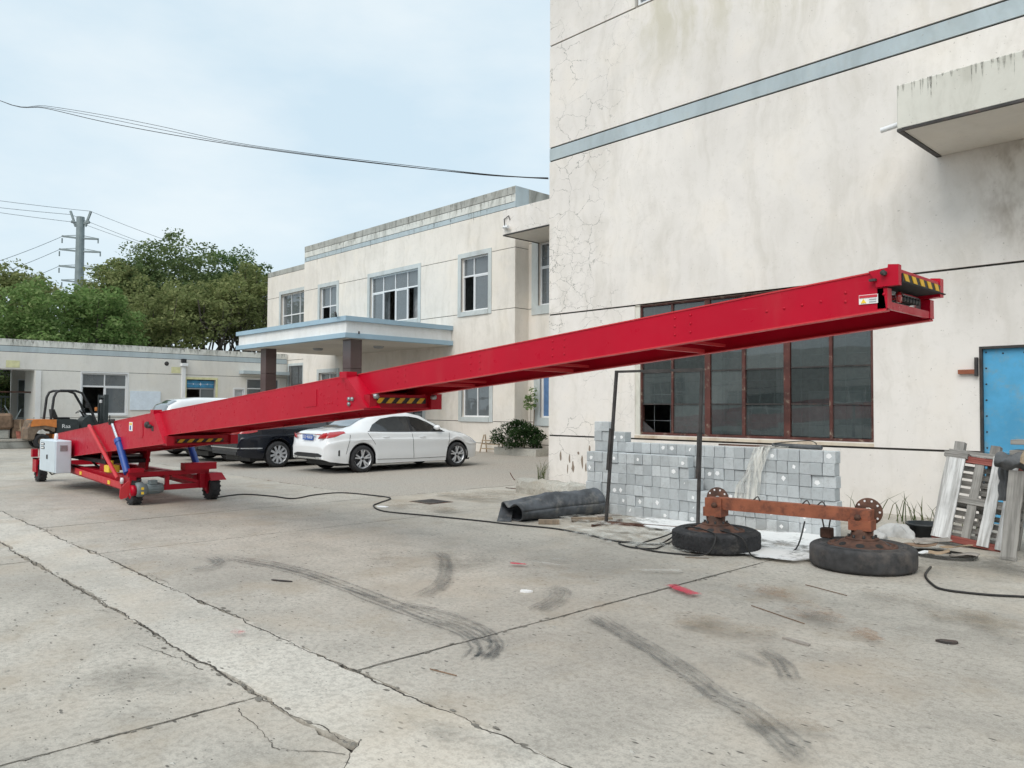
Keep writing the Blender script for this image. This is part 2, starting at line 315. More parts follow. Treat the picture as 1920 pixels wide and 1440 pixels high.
# ------------------------------------------------------------------ mesh helpers
class MB:
    def __init__(s): s.v = []; s.f = []; s.sm = []
    def add(s, vs, fs, smooth=False):
        o = len(s.v); s.v += [tuple(map(float, v)) for v in vs]; s.f += [tuple(i+o for i in f) for f in fs]; s.sm += [smooth]*len(fs); return s
    def box(s, x0, x1, y0, y1, z0, z1):
        vs = [(x, y, z) for z in (z0, z1) for y in (y0, y1) for x in (x0, x1)]
        return s.add(vs, [(0, 2, 3, 1), (4, 5, 7, 6), (0, 1, 5, 4), (2, 6, 7, 3), (0, 4, 6, 2), (1, 3, 7, 5)])
    def cbox(s, x0, x1, y0, y1, z0, z1, b=.01):
        """box with chamfered edges"""
        vs = []; X = (x0, x1); Y = (y0, y1); Z = (z0, z1)
        for i in (0, 1):
            for j in (0, 1):
                for l in (0, 1):
                    sx, sy, sz = (b, -b)[i], (b, -b)[j], (b, -b)[l]
                    vs += [(X[i], Y[j]+sy, Z[l]+sz), (X[i]+sx, Y[j], Z[l]+sz), (X[i]+sx, Y[j]+sy, Z[l])]
        I = lambda i, j, l, a: (i*4+j*2+l)*3+a
        fs = [(I(0,0,0,0), I(0,0,1,0), I(0,1,1,0), I(0,1,0,0)), (I(1,0,0,0), I(1,1,0,0), I(1,1,1,0), I(1,0,1,0)),
              (I(0,0,0,1), I(1,0,0,1), I(1,0,1,1), I(0,0,1,1)), (I(0,1,0,1), I(0,1,1,1), I(1,1,1,1), I(1,1,0,1)),
              (I(0,0,0,2), I(0,1,0,2), I(1,1,0,2), I(1,0,0,2)), (I(0,0,1,2), I(1,0,1,2), I(1,1,1,2), I(0,1,1,2))]
        for l in (0, 1):
            for j in (0, 1): fs.append((I(0,j,l,1), I(1,j,l,1), I(1,j,l,2), I(0,j,l,2)))
            for i in (0, 1): fs.append((I(i,0,l,0), I(i,1,l,0), I(i,1,l,2), I(i,0,l,2)))
        for i in (0, 1):
            for j in (0, 1): fs.append((I(i,j,0,0), I(i,j,1,0), I(i,j,1,1), I(i,j,0,1)))
        for i in (0, 1):
            for j in (0, 1):
                for l in (0, 1): fs.append((I(i,j,l,0), I(i,j,l,1), I(i,j,l,2)))
        return s.add(vs, fs)
    def prism(s, poly, a0, a1, axis='y'):
        """polygon in the two other axes extruded along axis. poly: (x,z) for y, (y,z) for x, (x,y) for z"""
        n = len(poly); P = {'y': lambda p, a: (p[0], a, p[1]), 'x': lambda p, a: (a, p[0], p[1]), 'z': lambda p, a: (p[0], p[1], a)}[axis]
        vs = [P(p, a0) for p in poly]+[P(p, a1) for p in poly]
        return s.add(vs, [tuple(range(n)), tuple(range(2*n-1, n-1, -1))]+[(i, i+n, (i+1) % n+n, (i+1) % n) for i in range(n)])
    def tube(s, pts, r, n=8, caps=True, smooth=True):
        pts = [Vector(p) for p in pts]; rs = r if isinstance(r, (list, tuple)) else [r]*len(pts)
        vs = []; ref = None
        for i, p in enumerate(pts):
            d = (pts[min(i+1, len(pts)-1)]-pts[max(i-1, 0)])
            d = d.normalized() if d.length > 1e-9 else Vector((0, 0, 1))
            if ref is None: ref = d.orthogonal().normalized()
            a = (ref-d*ref.dot(d)); a = a.normalized() if a.length > 1e-6 else d.orthogonal().normalized(); ref = a; b = d.cross(a)
            vs += [p+(a*math.cos(2*math.pi*q/n)+b*math.sin(2*math.pi*q/n))*rs[i] for q in range(n)]
        fs = []
        for i in range(len(pts)-1):
            fs += [(i*n+q, i*n+(q+1) % n, (i+1)*n+(q+1) % n, (i+1)*n+q) for q in range(n)]
        s.add(vs, fs, smooth)
        if caps:
            m = (len(pts)-1)*n; s.add(vs[:n], [tuple(range(n-1, -1, -1))]); s.add(vs[m:m+n], [tuple(range(n))])
        return s
    def bar(s, a, b, w, h=None, upv=(0, 0, 1)):
        """rectangular bar from a to b, w across, h along upv"""
        h = h or w; a, b = Vector(a), Vector(b); d = (b-a).normalized(); u = Vector(upv); sd_ = d.cross(u)
        if sd_.length < 1e-5: sd_ = d.cross(Vector((0, 1, 0)))
        sd_.normalize(); u = sd_.cross(d).normalized(); vs = []
        for p in (a, b):
            for i, j in ((-1, -1), (1, -1), (1, 1), (-1, 1)): vs.append(p+sd_*(i*w/2)+u*(j*h/2))
        return s.add(vs, [(3, 2, 1, 0), (4, 5, 6, 7), (0, 1, 5, 4), (1, 2, 6, 5), (2, 3, 7, 6), (3, 0, 4, 7)])
    def lathe(s, prof, c, axis='z', n=32, smooth=True, close=False):
        """profile (r, a) turned about axis through c"""
        vs = []; m = len(prof)
        for q in range(n):
            t = 2*math.pi*q/n; cs, sn = math.cos(t), math.sin(t)
            for r, a in prof:
                vs.append({'z': (c[0]+r*cs, c[1]+r*sn, c[2]+a), 'x': (c[0]+a, c[1]+r*cs, c[2]+r*sn), 'y': (c[0]+r*cs, c[1]+a, c[2]+r*sn)}[axis])
        k_ = m if close else m-1
        fs = [(q*m+i, ((q+1) % n)*m+i, ((q+1) % n)*m+(i+1) % m, q*m+(i+1) % m) for q in range(n) for i in range(k_)]
        return s.add(vs, fs, smooth)
    def quad(s, a, b, c, d): return s.add([a, b, c, d], [(0, 1, 2, 3)])
    def grid(s, P, smooth=True):
        """P[i][j] points"""
        m = len(P[0]); vs = [p for r in P for p in r]
        return s.add(vs, [(i*m+j, i*m+j+1, (i+1)*m+j+1, (i+1)*m+j) for i in range(len(P)-1) for j in range(m-1)], smooth)
    def xf(s, fn): s.v = [tuple(fn(Vector(v))) for v in s.v]; return s
    def mesh(s, name, m):
        me = bpy.data.meshes.new(name); me.from_pydata(s.v, [], s.f); me.polygons.foreach_set('use_smooth', s.sm); me.materials.append(MATS[m]); me.update(); return me
    def build(s, name, m, parent=None, origin=None):
        o_ = Vector((0, 0, 0))
        if origin is not None:
            o_ = Vector(origin); s.v = [tuple(Vector(v)-o_) for v in s.v]
        ob = bpy.data.objects.new(name, s.mesh(name, m)); col.objects.link(ob)
        ob.location = o_-(Vector(parent.location) if parent is not None else Vector((0, 0, 0)))
        if parent is not None and parent.parent is not None: ob.location -= Vector(parent.parent.location)
        ob.parent = parent; return ob
def build_each(b, name, m, parent=None):
    """every separate piece of b as an object of its own"""
    key = {}; par = []
    def find(i):
        while par[i] != i: par[i] = par[par[i]]; i = par[i]
        return i
    ids = []
    for v in b.v:
        kk = (round(v[0], 5), round(v[1], 5), round(v[2], 5))
        if kk not in key: key[kk] = len(par); par.append(len(par))
        ids.append(key[kk])
    for f_ in b.f:
        for i in f_[1:]: par[find(ids[i])] = find(ids[f_[0]])
    groups_ = {}
    for q, f_ in enumerate(b.f): groups_.setdefault(find(ids[f_[0]]), []).append(q)
    res = []
    for fs in groups_.values():
        used = sorted({i for q in fs for i in b.f[q]}); mp_ = {i: j for j, i in enumerate(used)}; n_ = MB(); n_.v = [b.v[i] for i in used]; n_.f = [tuple(mp_[i] for i in b.f[q]) for q in fs]; n_.sm = [b.sm[q] for q in fs]
        res.append(n_.build(name, m, parent))
    return res
def tag(o, label=None, cat=None, group=None, kind=None):
    if label: o['label'] = label
    if cat: o['category'] = cat
    if group: o['group'] = group
    if kind: o['kind'] = kind
    return o
def thing(name, label, cat, loc=(0, 0, 0), group=None):
    o = bpy.data.objects.new(name, None); col.objects.link(o); o.location = loc; o.empty_display_size = .2
    return tag(o, label, cat, group)
def text_mesh(txt, size, ext=.001):
    cu = bpy.data.curves.new('t', 'FONT'); cu.body = txt; cu.size = size; cu.extrude = ext; cu.align_x = 'CENTER'; cu.align_y = 'CENTER'; cu.resolution_u = 3
    ob = bpy.data.objects.new('t', cu); col.objects.link(ob); dg = bpy.context.evaluated_depsgraph_get(); dg.update()
    me = bpy.data.meshes.new_from_object(ob.evaluated_get(dg)); bpy.data.objects.remove(ob); return me
def text(name, txt, size, m, parent, mat):
    """mat: world matrix for text lying in its local xy plane"""
    me = text_mesh(txt, size); me.transform(mat); me.materials.clear(); me.materials.append(MATS[m])
    ob = bpy.data.objects.new(name, me); col.objects.link(ob)
    if parent is not None:
        l = Vector(parent.location)+(Vector(parent.parent.location) if parent.parent else Vector((0, 0, 0))); ob.location = -l; ob.parent = parent
    return ob
def frame_mat(o, xdir, ydir):
    x = Vector(xdir).normalized(); y = Vector(ydir).normalized(); z = x.cross(y); m = Matrix.Identity(4)
    for i, v in enumerate((x, y, z, Vector(o))):
        for j in range(3): m[j][i] = v[j]
    return m
ORD = ['first', 'second', 'third', 'fourth', 'fifth', 'sixth', 'seventh', 'eighth', 'ninth', 'tenth', 'eleventh', 'twelfth', 'thirteenth', 'fourteenth', 'fifteenth', 'sixteenth', 'seventeenth', 'eighteenth', 'nineteenth', 'twentieth',
       'twenty-first', 'twenty-second', 'twenty-third', 'twenty-fourth', 'twenty-fifth', 'twenty-sixth', 'twenty-seventh']
# ================================================================== GROUND
gsoil = MB().quad((-500, -500, -.05), (500, -500, -.05), (500, 500, -.05), (-500, 500, -.05)).build('ground', 'soil'); tag(gsoil, kind='structure')
yard = bpy.data.objects.new('yard', None); col.objects.link(yard); tag(yard, kind='structure')
def edge_pts(a, b, rough, step=.07):
    n = max(2, int((Vector(b)-Vector(a)).length/step)); d = Vector((b[0]-a[0], b[1]-a[1])); nrm = Vector((-d[1], d[0])).normalized(); pts = []; w_ = 0
    for i in range(n):
        t = i/n; w_ = w_*.86+random.gauss(0, rough*.42); e = 0 if i == 0 else w_+random.gauss(0, rough*.38)
        pts.append((a[0]+d[0]*t+nrm[0]*e, a[1]+d[1]*t+nrm[1]*e))
    return pts
def slab(poly, rough, m, name='concrete_slab', th=.045, top=0.):
    pts = []
    for i in range(len(poly)):
        r = rough[i] if isinstance(rough, (list, tuple)) else rough
        pts += edge_pts(poly[i], poly[(i+1) % len(poly)], r)
    n = len(pts); b = MB(); b.add([(x, y, top) for x, y in pts]+[(x, y, -th) for x, y in pts], [tuple(range(n))]+[(i, i+n, (i+1) % n+n, (i+1) % n) for i in range(n)])
    return b.build(name, m, yard)
XJ = [-42, -30, -24, -18.9, -13.95, -8.95, -3.98, 1.0, 6.0, 14.0]
g = .010
for i in range(len(XJ)-1):
    a, b = XJ[i]+g, XJ[i+1]-g
    slab([(a, -9), (b, -9), (b, 1.946), (a, 1.946)], [.001, .007, .013, .007], 'concrete_slab')
    if b > -8: slab([(a, 2.557), (b, 2.557), (b, 12.4), (a, 12.4)], [.012, .006, .002, .006], 'concrete_slab')
slab([(-11.3, 2.55), (-8.95-.003, 2.55), (-8.95-.003, 12.4), (-11.3, 12.4)], [.012, .002, .002, .012], 'concrete_slab')
for a, b in ((-42, -30), (-30, -24), (-24, -18.9), (-18.9, -11.31)):
    slab([(a+g, 2.55), (b-g, 2.55), (b-g, 7.7), (a+g, 7.7)], [.012, .004, .02, .004], 'concrete_slab')
slab([(-42, 1.972), (-3.98, 1.972), (-3.45, 1.965), (-3.12, 2.02), (-2.95, 1.83), (-2.6, 1.6), (-1.2, 1.55), (14, 1.5), (14, 2.535), (-42, 2.535)], [.016]*7+[.004, .018, .004], 'concrete_strip', 'concrete_strip', .045, .003)
lot = slab([(-70, 7.72), (-11.32, 7.72), (-11.32, 40), (-70, 40)], [.02, .012, .01, .01], 'asphalt', 'asphalt_lot', .04)

# --- crumbled joints: jagged open cracks with dark flecks painted as chips and edge shadow
def crack(a, b, wmax, wander, chips=True):
    a, b = Vector(a), Vector(b); L_ = (b-a).length; d = (b-a)/L_; nr = Vector((-d[1], d[0])); n = int(L_/.022); o_ = 0; V = []; F = []; w_ = wmax*.5; P_ = []
    for i in range(n+1):
        o_ = o_*.93+random.gauss(0, wander*.30); w_ = min(wmax, max(wmax*.16, w_*.9+random.uniform(0, wmax)*.1+random.gauss(0, wmax*.10))); c = a+d*(L_*i/n)+nr*(o_+random.gauss(0, wander*.10)); P_.append(c); V += [c-nr*w_*.5, c+nr*w_*.5]
    F = [(2*i, 2*i+2, 2*i+3, 2*i+1) for i in range(n)]; b_ = MB(); b_.add([(v[0], v[1], .0036) for v in V], F); b_.build('joint_crack', 'soil', yard)
    if chips:
        b_ = MB()
        for q in range(int(L_*9)):
            c = random.choice(P_)+nr*random.gauss(0, .022)+d*random.uniform(-.02, .02); m_ = 6; r_ = random.uniform(.004, .016)
            b_.add([(c[0]+(d[0]*math.cos(t)*2.0+nr[0]*math.sin(t))*r_*random.uniform(.6, 1.2), c[1]+(d[1]*math.cos(t)*2.0+nr[1]*math.sin(t))*r_*random.uniform(.6, 1.2), .0039) for t in np.linspace(0, 6.283, m_, endpoint=False)], [tuple(range(m_))])
        tag(b_.build('edge_chip_shade', 'edge_chip_shade', yard), kind='stuff')
crack((-15, 1.957), (-3.98, 1.962), .017, .016); crack((-3.98, 1.962), (-3.15, 2.02), .010, .02); crack((-3.13, 2.03), (-2.95, 1.82), .014, .012); crack((-17, 2.545), (2, 2.545), .017, .016)
crack((-3.98, 2.55), (-3.97, 7.2), .013, .006); crack((-3.95, .2), (-3.98, 1.95), .013, .008); crack((-8.95, 2.56), (-8.94, 7.5), .006, .008, False); crack((-8.95, 0), (-8.95, 1.95), .010, .008); crack((-3.9, 1.80), (-3.3, 1.72), .006, .02, False); crack((-3.3, 1.72), (-3.05, 1.9), .007, .015, False)
crack((-5.4, 1.80), (-4.6, 1.88), .006, .02, False); crack((-7.6, 2.62), (-7.0, 2.58), .006, .02, False); crack((-11.3, 7.7), (-11.3, 12.0), .012, .02); crack((-6.5, 1.84), (-6.2, 1.95), .007, .02, False)
# --- marks left on the ground (thin sheets 4 mm above the slabs)
def deco(name, V, F, E, m, z):
    me = bpy.data.meshes.new(name); me.from_pydata([(x, y, z) for x, y in V], [], F); at_ = me.attributes.new('edge', 'FLOAT', 'POINT'); at_.data.foreach_set('value', E); me.materials.append(MATS[m])
    ob = bpy.data.objects.new(name, me); col.objects.link(ob); ob.parent = yard; return ob
DZ = [.004]
def nz(): DZ[0] += .0007; return DZ[0]
def smooth_line(pts, n=8):
    P = [Vector(p) for p in pts]; o = []
    for i in range(len(P)-1):
        p0, p1, p2, p3 = P[max(i-1, 0)], P[i], P[i+1], P[min(i+2, len(P)-1)]
        for q in range(n):
            t = q/n; o.append(.5*((2*p1)+(p2-p0)*t+(2*p0-5*p1+4*p2-p3)*t*t+(3*p1-p0-3*p2+p3)*t*t*t))
    o.append(P[-1]); return o
def streak(name, pts, wd, m, lanes=1):
    L_ = smooth_line(pts, 6); n = len(L_)
    for ln in range(lanes if lanes == 1 else lanes*2):
        if lanes == 1 or ln == 0: off = 0; ww = wd*(1 if lanes == 1 else 1.15)
        else: off = (ln-lanes)*wd/(lanes*2)+random.uniform(-.01, .01); ww = wd/(lanes*2)*random.uniform(.7, 1.1)
        V = []; E = []; F = []; dr = 0
        for i, p in enumerate(L_):
            d = (L_[min(i+1, n-1)]-L_[max(i-1, 0)]).normalized(); nr = Vector((-d[1], d[0])); fe = min(1, i/(n*.1), (n-1-i)/(n*.1)); dr = dr*.9+random.gauss(0, .004)
            for t, e in ((-.5, 0), (-.25, .7), (0, 1), (.25, .7), (.5, 0)):
                q = p+nr*(off+dr+t*ww); V.append((q[0], q[1])); E.append(e*fe*(.55 if lanes > 1 and ln == 0 else 1))
        F = [(i*5+j, i*5+j+1, i*5+j+6, i*5+j+5) for i in range(n-1) for j in range(4)]
        deco(name, V, F, E, m, nz())
def blot(name, c, rx, ry, rot, m, rag=.25):
    n = 28; V = [c]; E = [1.]; F = []; ph = [random.uniform(0, 6.3) for _ in range(4)]
    for k_, (fr, e) in enumerate(((.45, 1.), (.75, .7), (1., 0.))):
        for q in range(n):
            t = 2*math.pi*q/n; r = fr*(1+rag*(math.sin(2*t+ph[0])*.5+math.sin(3*t+ph[1])*.35+math.sin(7*t+ph[2])*.2)); x, y = rx*r*math.cos(t), ry*r*math.sin(t)
            V.append((c[0]+x*math.cos(rot)-y*math.sin(rot), c[1]+x*math.sin(rot)+y*math.cos(rot))); E.append(e)
    for q in range(n): F.append((0, 1+q, 1+(q+1) % n))
    for k_ in range(2): F += [(1+k_*n+q, 1+(k_+1)*n+q, 1+(k_+1)*n+(q+1) % n, 1+k_*n+(q+1) % n) for q in range(n)]
    deco(name, V, F, E, m, nz())
streak('tyre_mark', [(-8.02,3.37),(-7.40,3.57),(-6.72,3.67),(-5.92,3.64),(-5.21,3.59),(-4.60,3.55),(-4.23,3.55),(-3.90,3.45),(-3.72,3.31),(-3.62,3.12)], .26, 'rubber_mark', 3)
streak('tyre_mark', [(-5.2,3.66),(-4.5,3.72),(-4.0,3.62),(-3.72,3.42),(-3.66,3.22)], .15, 'rubber_mark', 2)
streak('tyre_mark', [(-3.92,4.55),(-3.50,4.34),(-3.03,4.14),(-2.61,3.93),(-2.28,3.73),(-2.09,3.67),(-1.74,3.44),(-1.57,3.31)], .22, 'rubber_mark', 3)
streak('tyre_mark', [(-2.56,4.66),(-2.40,4.56),(-2.26,4.42),(-2.14,4.24)], .17, 'rubber_mark', 2)
streak('tyre_mark', [(-2.62,4.5),(-2.48,4.44),(-2.36,4.33)], .12, 'rubber_mark', 1)
streak('tyre_mark', [(-4.18,4.23),(-4.29,4.59),(-4.48,4.86),(-4.65,4.87)], .24, 'rubber_mark', 3)
streak('tyre_mark', [(-7.9,3.3),(-7.6,3.28),(-7.4,3.1),(-7.45,2.95)], .2, 'rubber_mark', 2)
streak('tyre_mark', [(-6.6,5.2),(-6.2,5.0),(-5.7,4.6),(-5.3,4.2),(-5.1,3.8)], .22, 'rubber_mark', 2)
streak('red_paint_mark', [(-3.98,5.70),(-3.8,5.64),(-3.60,5.54)], .15, 'red_spray')
blot('red_paint_mark', (-5.51, 5.36), .09, .05, .4, 'red_spray'); blot('red_paint_mark', (-5.13, 2.35), .09, .06, .2, 'red_faded')
streak('chalk_mark', [(-5.61,5.53),(-5.25,5.60),(-4.91,5.65)], .07, 'white_spray'); streak('chalk_mark', [(-5.5,5.75),(-5.2,5.95),(-5.05,6.1)], .06, 'white_spray'); streak('chalk_mark', [(-4.6,5.9),(-4.2,6.3)], .16, 'white_spray')
blot('cement_powder', (-5.6, 8.55), 1.35, .62, -.1, 'powder'); blot('cement_powder', (-4.3, 8.6), 1.2, .75, -.15, 'powder'); blot('cement_powder', (-4.1, 7.75), .55, .5, 0, 'powder'); blot('cement_powder', (-5.6, 7.6), 1.6, .8, .1, 'white_spray'); blot('cement_powder', (-7.0, 8.2), .8, .6, .3, 'white_spray')
blot('rust_stain', (-2.75, 5.75), .5, .22, -.5, 'rust_stain'); blot('rust_stain', (-2.3, 5.45), .35, .18, -.4, 'rust_stain'); blot('rust_stain', (-3.3, 6.1), .6, .25, -.3, 'rust_stain'); blot('rust_stain', (-1.9, 6.4), 1.0, .35, -.4, 'dry_mud')
blot('oil_stain', (-2.6, 5.6), .3, .12, -.5, 'dark_stain'); blot('oil_stain', (-2.6, 8.5), 1.0, .9, 0, 'dark_stain'); blot('oil_stain', (-1.6, 9.0), 1.3, 1.0, 0, 'dark_stain')
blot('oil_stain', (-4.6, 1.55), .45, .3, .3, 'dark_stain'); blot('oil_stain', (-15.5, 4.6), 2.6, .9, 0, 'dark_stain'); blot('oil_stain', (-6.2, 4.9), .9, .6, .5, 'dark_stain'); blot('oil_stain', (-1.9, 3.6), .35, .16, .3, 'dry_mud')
blot('oil_stain', (-9.6, 7.3), 1.0, .5, .3, 'dry_mud'); blot('oil_stain', (-10.2, 9.0), 1.1, 1.0, .3, 'dry_mud'); blot('oil_stain', (-3.0, 4.9), .5, .3, .2, 'dry_mud'); blot('oil_stain', (-2.75, 2.35), .5, .12, .1, 'dark_stain')

# ================================================================== BUILDINGS
class Facade:
    """plaster wall in strips parted by recessed grooves, with openings. mp(a, d, z) -> world; a along the wall, d into it"""
    def __init__(s, parent, mp): s.p = parent; s.mp = mp
    def wall(s, a0, a1, zs, holes, mat, gap=.03, depth=.16, gd=.03):
        mats = mat if isinstance(mat, list) else [mat]*(len(zs)-1)
        for i in range(len(zs)-1):
            z0 = zs[i]+(gap/2 if i else 0); z1 = zs[i+1]-(gap/2 if i < len(zs)-2 else 0); b = MB()
            hs = [h for h in holes if h[3] > z0+1e-4 and h[2] < z1-1e-4]
            As = sorted({a0, a1, *[min(max(v, a0), a1) for h in hs for v in h[:2]]}); Zs = sorted({z0, z1, *[min(max(v, z0), z1) for h in hs for v in h[2:]]})
            for p in range(len(As)-1):
                for q in range(len(Zs)-1):
                    ca, cz = (As[p]+As[p+1])/2, (Zs[q]+Zs[q+1])/2
                    if any(h[0] < ca < h[1] and h[2] < cz < h[3] for h in hs): continue
                    b.quad(s.mp(As[p], 0, Zs[q]), s.mp(As[p+1], 0, Zs[q]), s.mp(As[p+1], 0, Zs[q+1]), s.mp(As[p], 0, Zs[q+1]))
            for zz in (z0, z1): b.quad(s.mp(a0, 0, zz), s.mp(a1, 0, zz), s.mp(a1, gd, zz), s.mp(a0, gd, zz))
            for aa in (a0, a1): b.quad(s.mp(aa, 0, z0), s.mp(aa, gd*3, z0), s.mp(aa, gd*3, z1), s.mp(aa, 0, z1))
            for h in hs:
                ha, hb, hz, ht = max(h[0], a0), min(h[1], a1), max(h[2], z0), min(h[3], z1)
                for aa in (ha, hb): b.quad(s.mp(aa, 0, hz), s.mp(aa, depth, hz), s.mp(aa, depth, ht), s.mp(aa, 0, ht))
                if h[2] >= z0: b.quad(s.mp(ha, 0, hz), s.mp(hb, 0, hz), s.mp(hb, depth, hz), s.mp(ha, depth, hz))
                if h[3] <= z1: b.quad(s.mp(ha, 0, ht), s.mp(hb, 0, ht), s.mp(hb, depth, ht), s.mp(ha, depth, ht))
            b.build('wall_panel', mats[i], s.p)
        b = MB()
        for z in zs[1:-1]:
            segs = [(a0, a1)]
            for h in holes:
                if h[2] < z+gap and h[3] > z-gap: segs = [t for u in segs for t in ((u[0], min(u[1], h[0])), (max(u[0], h[1]), u[1])) if t[1]-t[0] > 1e-4]
            for u in segs: b.quad(s.mp(u[0], gd, z-gap), s.mp(u[1], gd, z-gap), s.mp(u[1], gd, z+gap), s.mp(u[0], gd, z+gap))
        if b.v: build_each(b, 'wall_groove', 'groove_dirt', s.p)
    def box(s, b, a0, a1, d0, d1, z0, z1):
        P = [s.mp(a, d, z) for z in (z0, z1) for d in (d0, d1) for a in (a0, a1)]
        b.add(P, [(0, 2, 3, 1), (4, 5, 7, 6), (0, 1, 5, 4), (2, 6, 7, 3), (0, 4, 6, 2), (1, 3, 7, 5)]); return b
    def win(s, a0, a1, z0, z1, cols, rows, opened=(), fw=.05, d=.10, frame='upvc_white', glass='glass_office', sash=(), name='window', label=None, thick=.06):
        """cols/rows: bar positions as fractions; opened cells have no pane; sash cells carry an inner frame"""
        b = MB(); A = [0]+list(cols)+[1]; Z = [0]+list(rows)+[1]; fa = lambda t: a0+(a1-a0)*t; fz = lambda t: z0+(z1-z0)*t
        for i, t in enumerate(A):
            w_ = fw if i in (0, len(A)-1) else fw*.8
            c = fa(t)+(w_/2 if i == 0 else -w_/2 if i == len(A)-1 else 0); s.box(b, c-w_/2, c+w_/2, d, d+thick, z0, z1)
        for i, t in enumerate(Z):
            w_ = fw if i in (0, len(Z)-1) else fw*1.1
            c = fz(t)+(w_/2 if i == 0 else -w_/2 if i == len(Z)-1 else 0); s.box(b, a0+.002, a1-.002, d+.003, d+thick-.003, c-w_/2, c+w_/2)
        fr = b.build(name, frame, s.p)
        if label: fr['label'] = label
        for i in range(len(A)-1):
            for j in range(len(Z)-1):
                if (i, j) in opened: continue
                p0, p1, q0, q1 = fa(A[i])+fw*.45, fa(A[i+1])-fw*.45, fz(Z[j])+fw*.5, fz(Z[j+1])-fw*.5; dd = d+thick*.5+random.uniform(-.004, .004)
                if (i, j) in sash:
                    sb = MB(); sw = .04
                    s.box(sb, p0, p0+sw, d+.012, d+.05, q0, q1); s.box(sb, p1-sw, p1, d+.012, d+.05, q0, q1); s.box(sb, p0+sw, p1-sw, d+.012, d+.05, q0, q0+sw); s.box(sb, p0+sw, p1-sw, d+.012, d+.05, q1-sw, q1)
                    sb.build('sash', frame, fr); p0 += sw; p1 -= sw; q0 += sw; q1 -= sw
                tl = random.uniform(-.006, .006)
                MB().quad(s.mp(p0, dd-tl, q0), s.mp(p1, dd+tl, q0), s.mp(p1, dd+tl, q1), s.mp(p0, dd-tl, q1)).build('pane', glass, fr)
        return fr
    def surround(s, a0, a1, z0, z1, w_, mat='trim_grey', proud=.03, name='window_surround', sill=True, top=True):
        b = MB(); s.box(b, a0-w_, a0, -proud, .02, z0-(w_ if sill else 0), z1+w_); s.box(b, a1, a1+w_, -proud, .02, z0-(w_ if sill else 0), z1+w_)
        if top: s.box(b, a0, a1, -proud+.002, .02, z1, z1+w_)
        if sill: s.box(b, a0, a1, -proud-.02, .10, z0-w_, z0-.003)
        return b.build(name, mat, s.p)
def room(parent, x0, x1, y0, y1, z0, z1, face):
    """inside of a room, open towards the facade side"""
    b = MB(); v = [(x, y, z) for z in (z0, z1) for y in (y0, y1) for x in (x0, x1)]
    F = {'b': (0, 1, 3, 2), 't': (4, 5, 7, 6), '-y': (0, 1, 5, 4), '+y': (2, 3, 7, 6), '-x': (0, 2, 6, 4), '+x': (1, 3, 7, 5)}
    b.add(v, [F[k_] for k_ in F if k_ != face]); return b.build('room', 'room_wall', parent)
mY = lambda y: (lambda a, d, z: (a, y+d, z))
mX = lambda x: (lambda a, d, z: (x-d, a, z))

# ---------------------------------------------------------------- main building (right)
mb = thing('factory_building', 'tall cream plastered factory building with cracked corner, blue band and rusty window', 'building', (-11.55, 12.15, 0))
f = Facade(mb, mY(12.15)); XA, XB = -11.55, 12.0
holes = [(-9.26, -4.76, 1.05, 3.55), (-3.32, -1.9, -1, 2.42), (-9.26, -6.4, 9.42, 11.1)]
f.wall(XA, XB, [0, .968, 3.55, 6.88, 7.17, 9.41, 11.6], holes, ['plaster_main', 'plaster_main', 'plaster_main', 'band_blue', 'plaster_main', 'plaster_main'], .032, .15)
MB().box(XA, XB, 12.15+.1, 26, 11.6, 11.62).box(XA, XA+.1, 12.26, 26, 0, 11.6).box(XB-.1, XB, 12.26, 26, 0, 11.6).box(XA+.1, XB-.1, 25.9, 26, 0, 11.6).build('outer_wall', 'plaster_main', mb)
room(mb, -11.3, -3.9, 12.31, 19, .02, 5.2, '-y'); room(mb, -9.6, -6, 12.31, 16, 9.0, 11.5, '-y')
# big rusty steel window: uprights, panes, mortar sill
b = MB(); f.box(b, -9.26, -9.15, .02, .12, 1.05, 3.55); b.build('window_jamb', 'plaster_awning', mb)
wf = MB()
for x, w_ in ((-9.135, .05), (-8.425, .04), (-7.675, .11), (-6.96, .06), (-6.17, .11), (-5.433, .05), (-4.785, .05)): f.box(wf, x-w_/2, x+w_/2, .04, .11, 1.06, 3.545)
for z in (1.075, 3.525): f.box(wf, -9.155, -4.765, .043, .107, z-.022, z+.022)
rw = wf.build('rusty_window', 'rust_frame', mb); rw['label'] = 'wide rusty brown steel window with many panes'
cols_ = [(-9.11, -8.445), (-8.405, -7.74), (-7.61, -6.99), (-6.93, -6.235), (-6.105, -5.458), (-5.408, -4.81)]; rows_ = [1.10, 1.635, 2.235, 2.85, 3.50]
bars = MB()
for a, c in cols_:
    for z in rows_[1:-1]: f.box(bars, a, c, .055, .085, z-.011, z+.011)
build_each(bars, 'glazing_bar', 'dark_steel', rw)
for i, (a, c) in enumerate(cols_):
    for j in range(4):
        if (i, j) in ((0, 0),): # broken pane: only a corner shard remains
            MB().add([f.mp(a, .07, rows_[0]), f.mp(a+.30, .07, rows_[0]), f.mp(a, .07, rows_[0]+.22)], [(0, 1, 2)]).build('pane', 'glass_old', rw); continue
        t, u = random.uniform(-.006, .006), random.uniform(-.006, .006)
        MB().quad(f.mp(a, .07+t, rows_[j]+.008), f.mp(c, .07-t, rows_[j]+.008), f.mp(c, .07-t+u, rows_[j+1]-.008), f.mp(a, .07+t+u, rows_[j+1]-.008)).build('pane', random.choice(('glass_old', 'glass_old', 'glass_pale', 'glass_clear')), rw)
grl = MB()
for z in (1.32, 1.82, 2.05, 2.45, 2.68, 3.1): grl.tube([(-9.2, 12.42, z), (-4.8, 12.42, z)], .006, 5)
for x in np.arange(-9.0, -4.8, .37): grl.tube([(x, 12.43, 1.06), (x, 12.43, 3.54)], .006, 5)
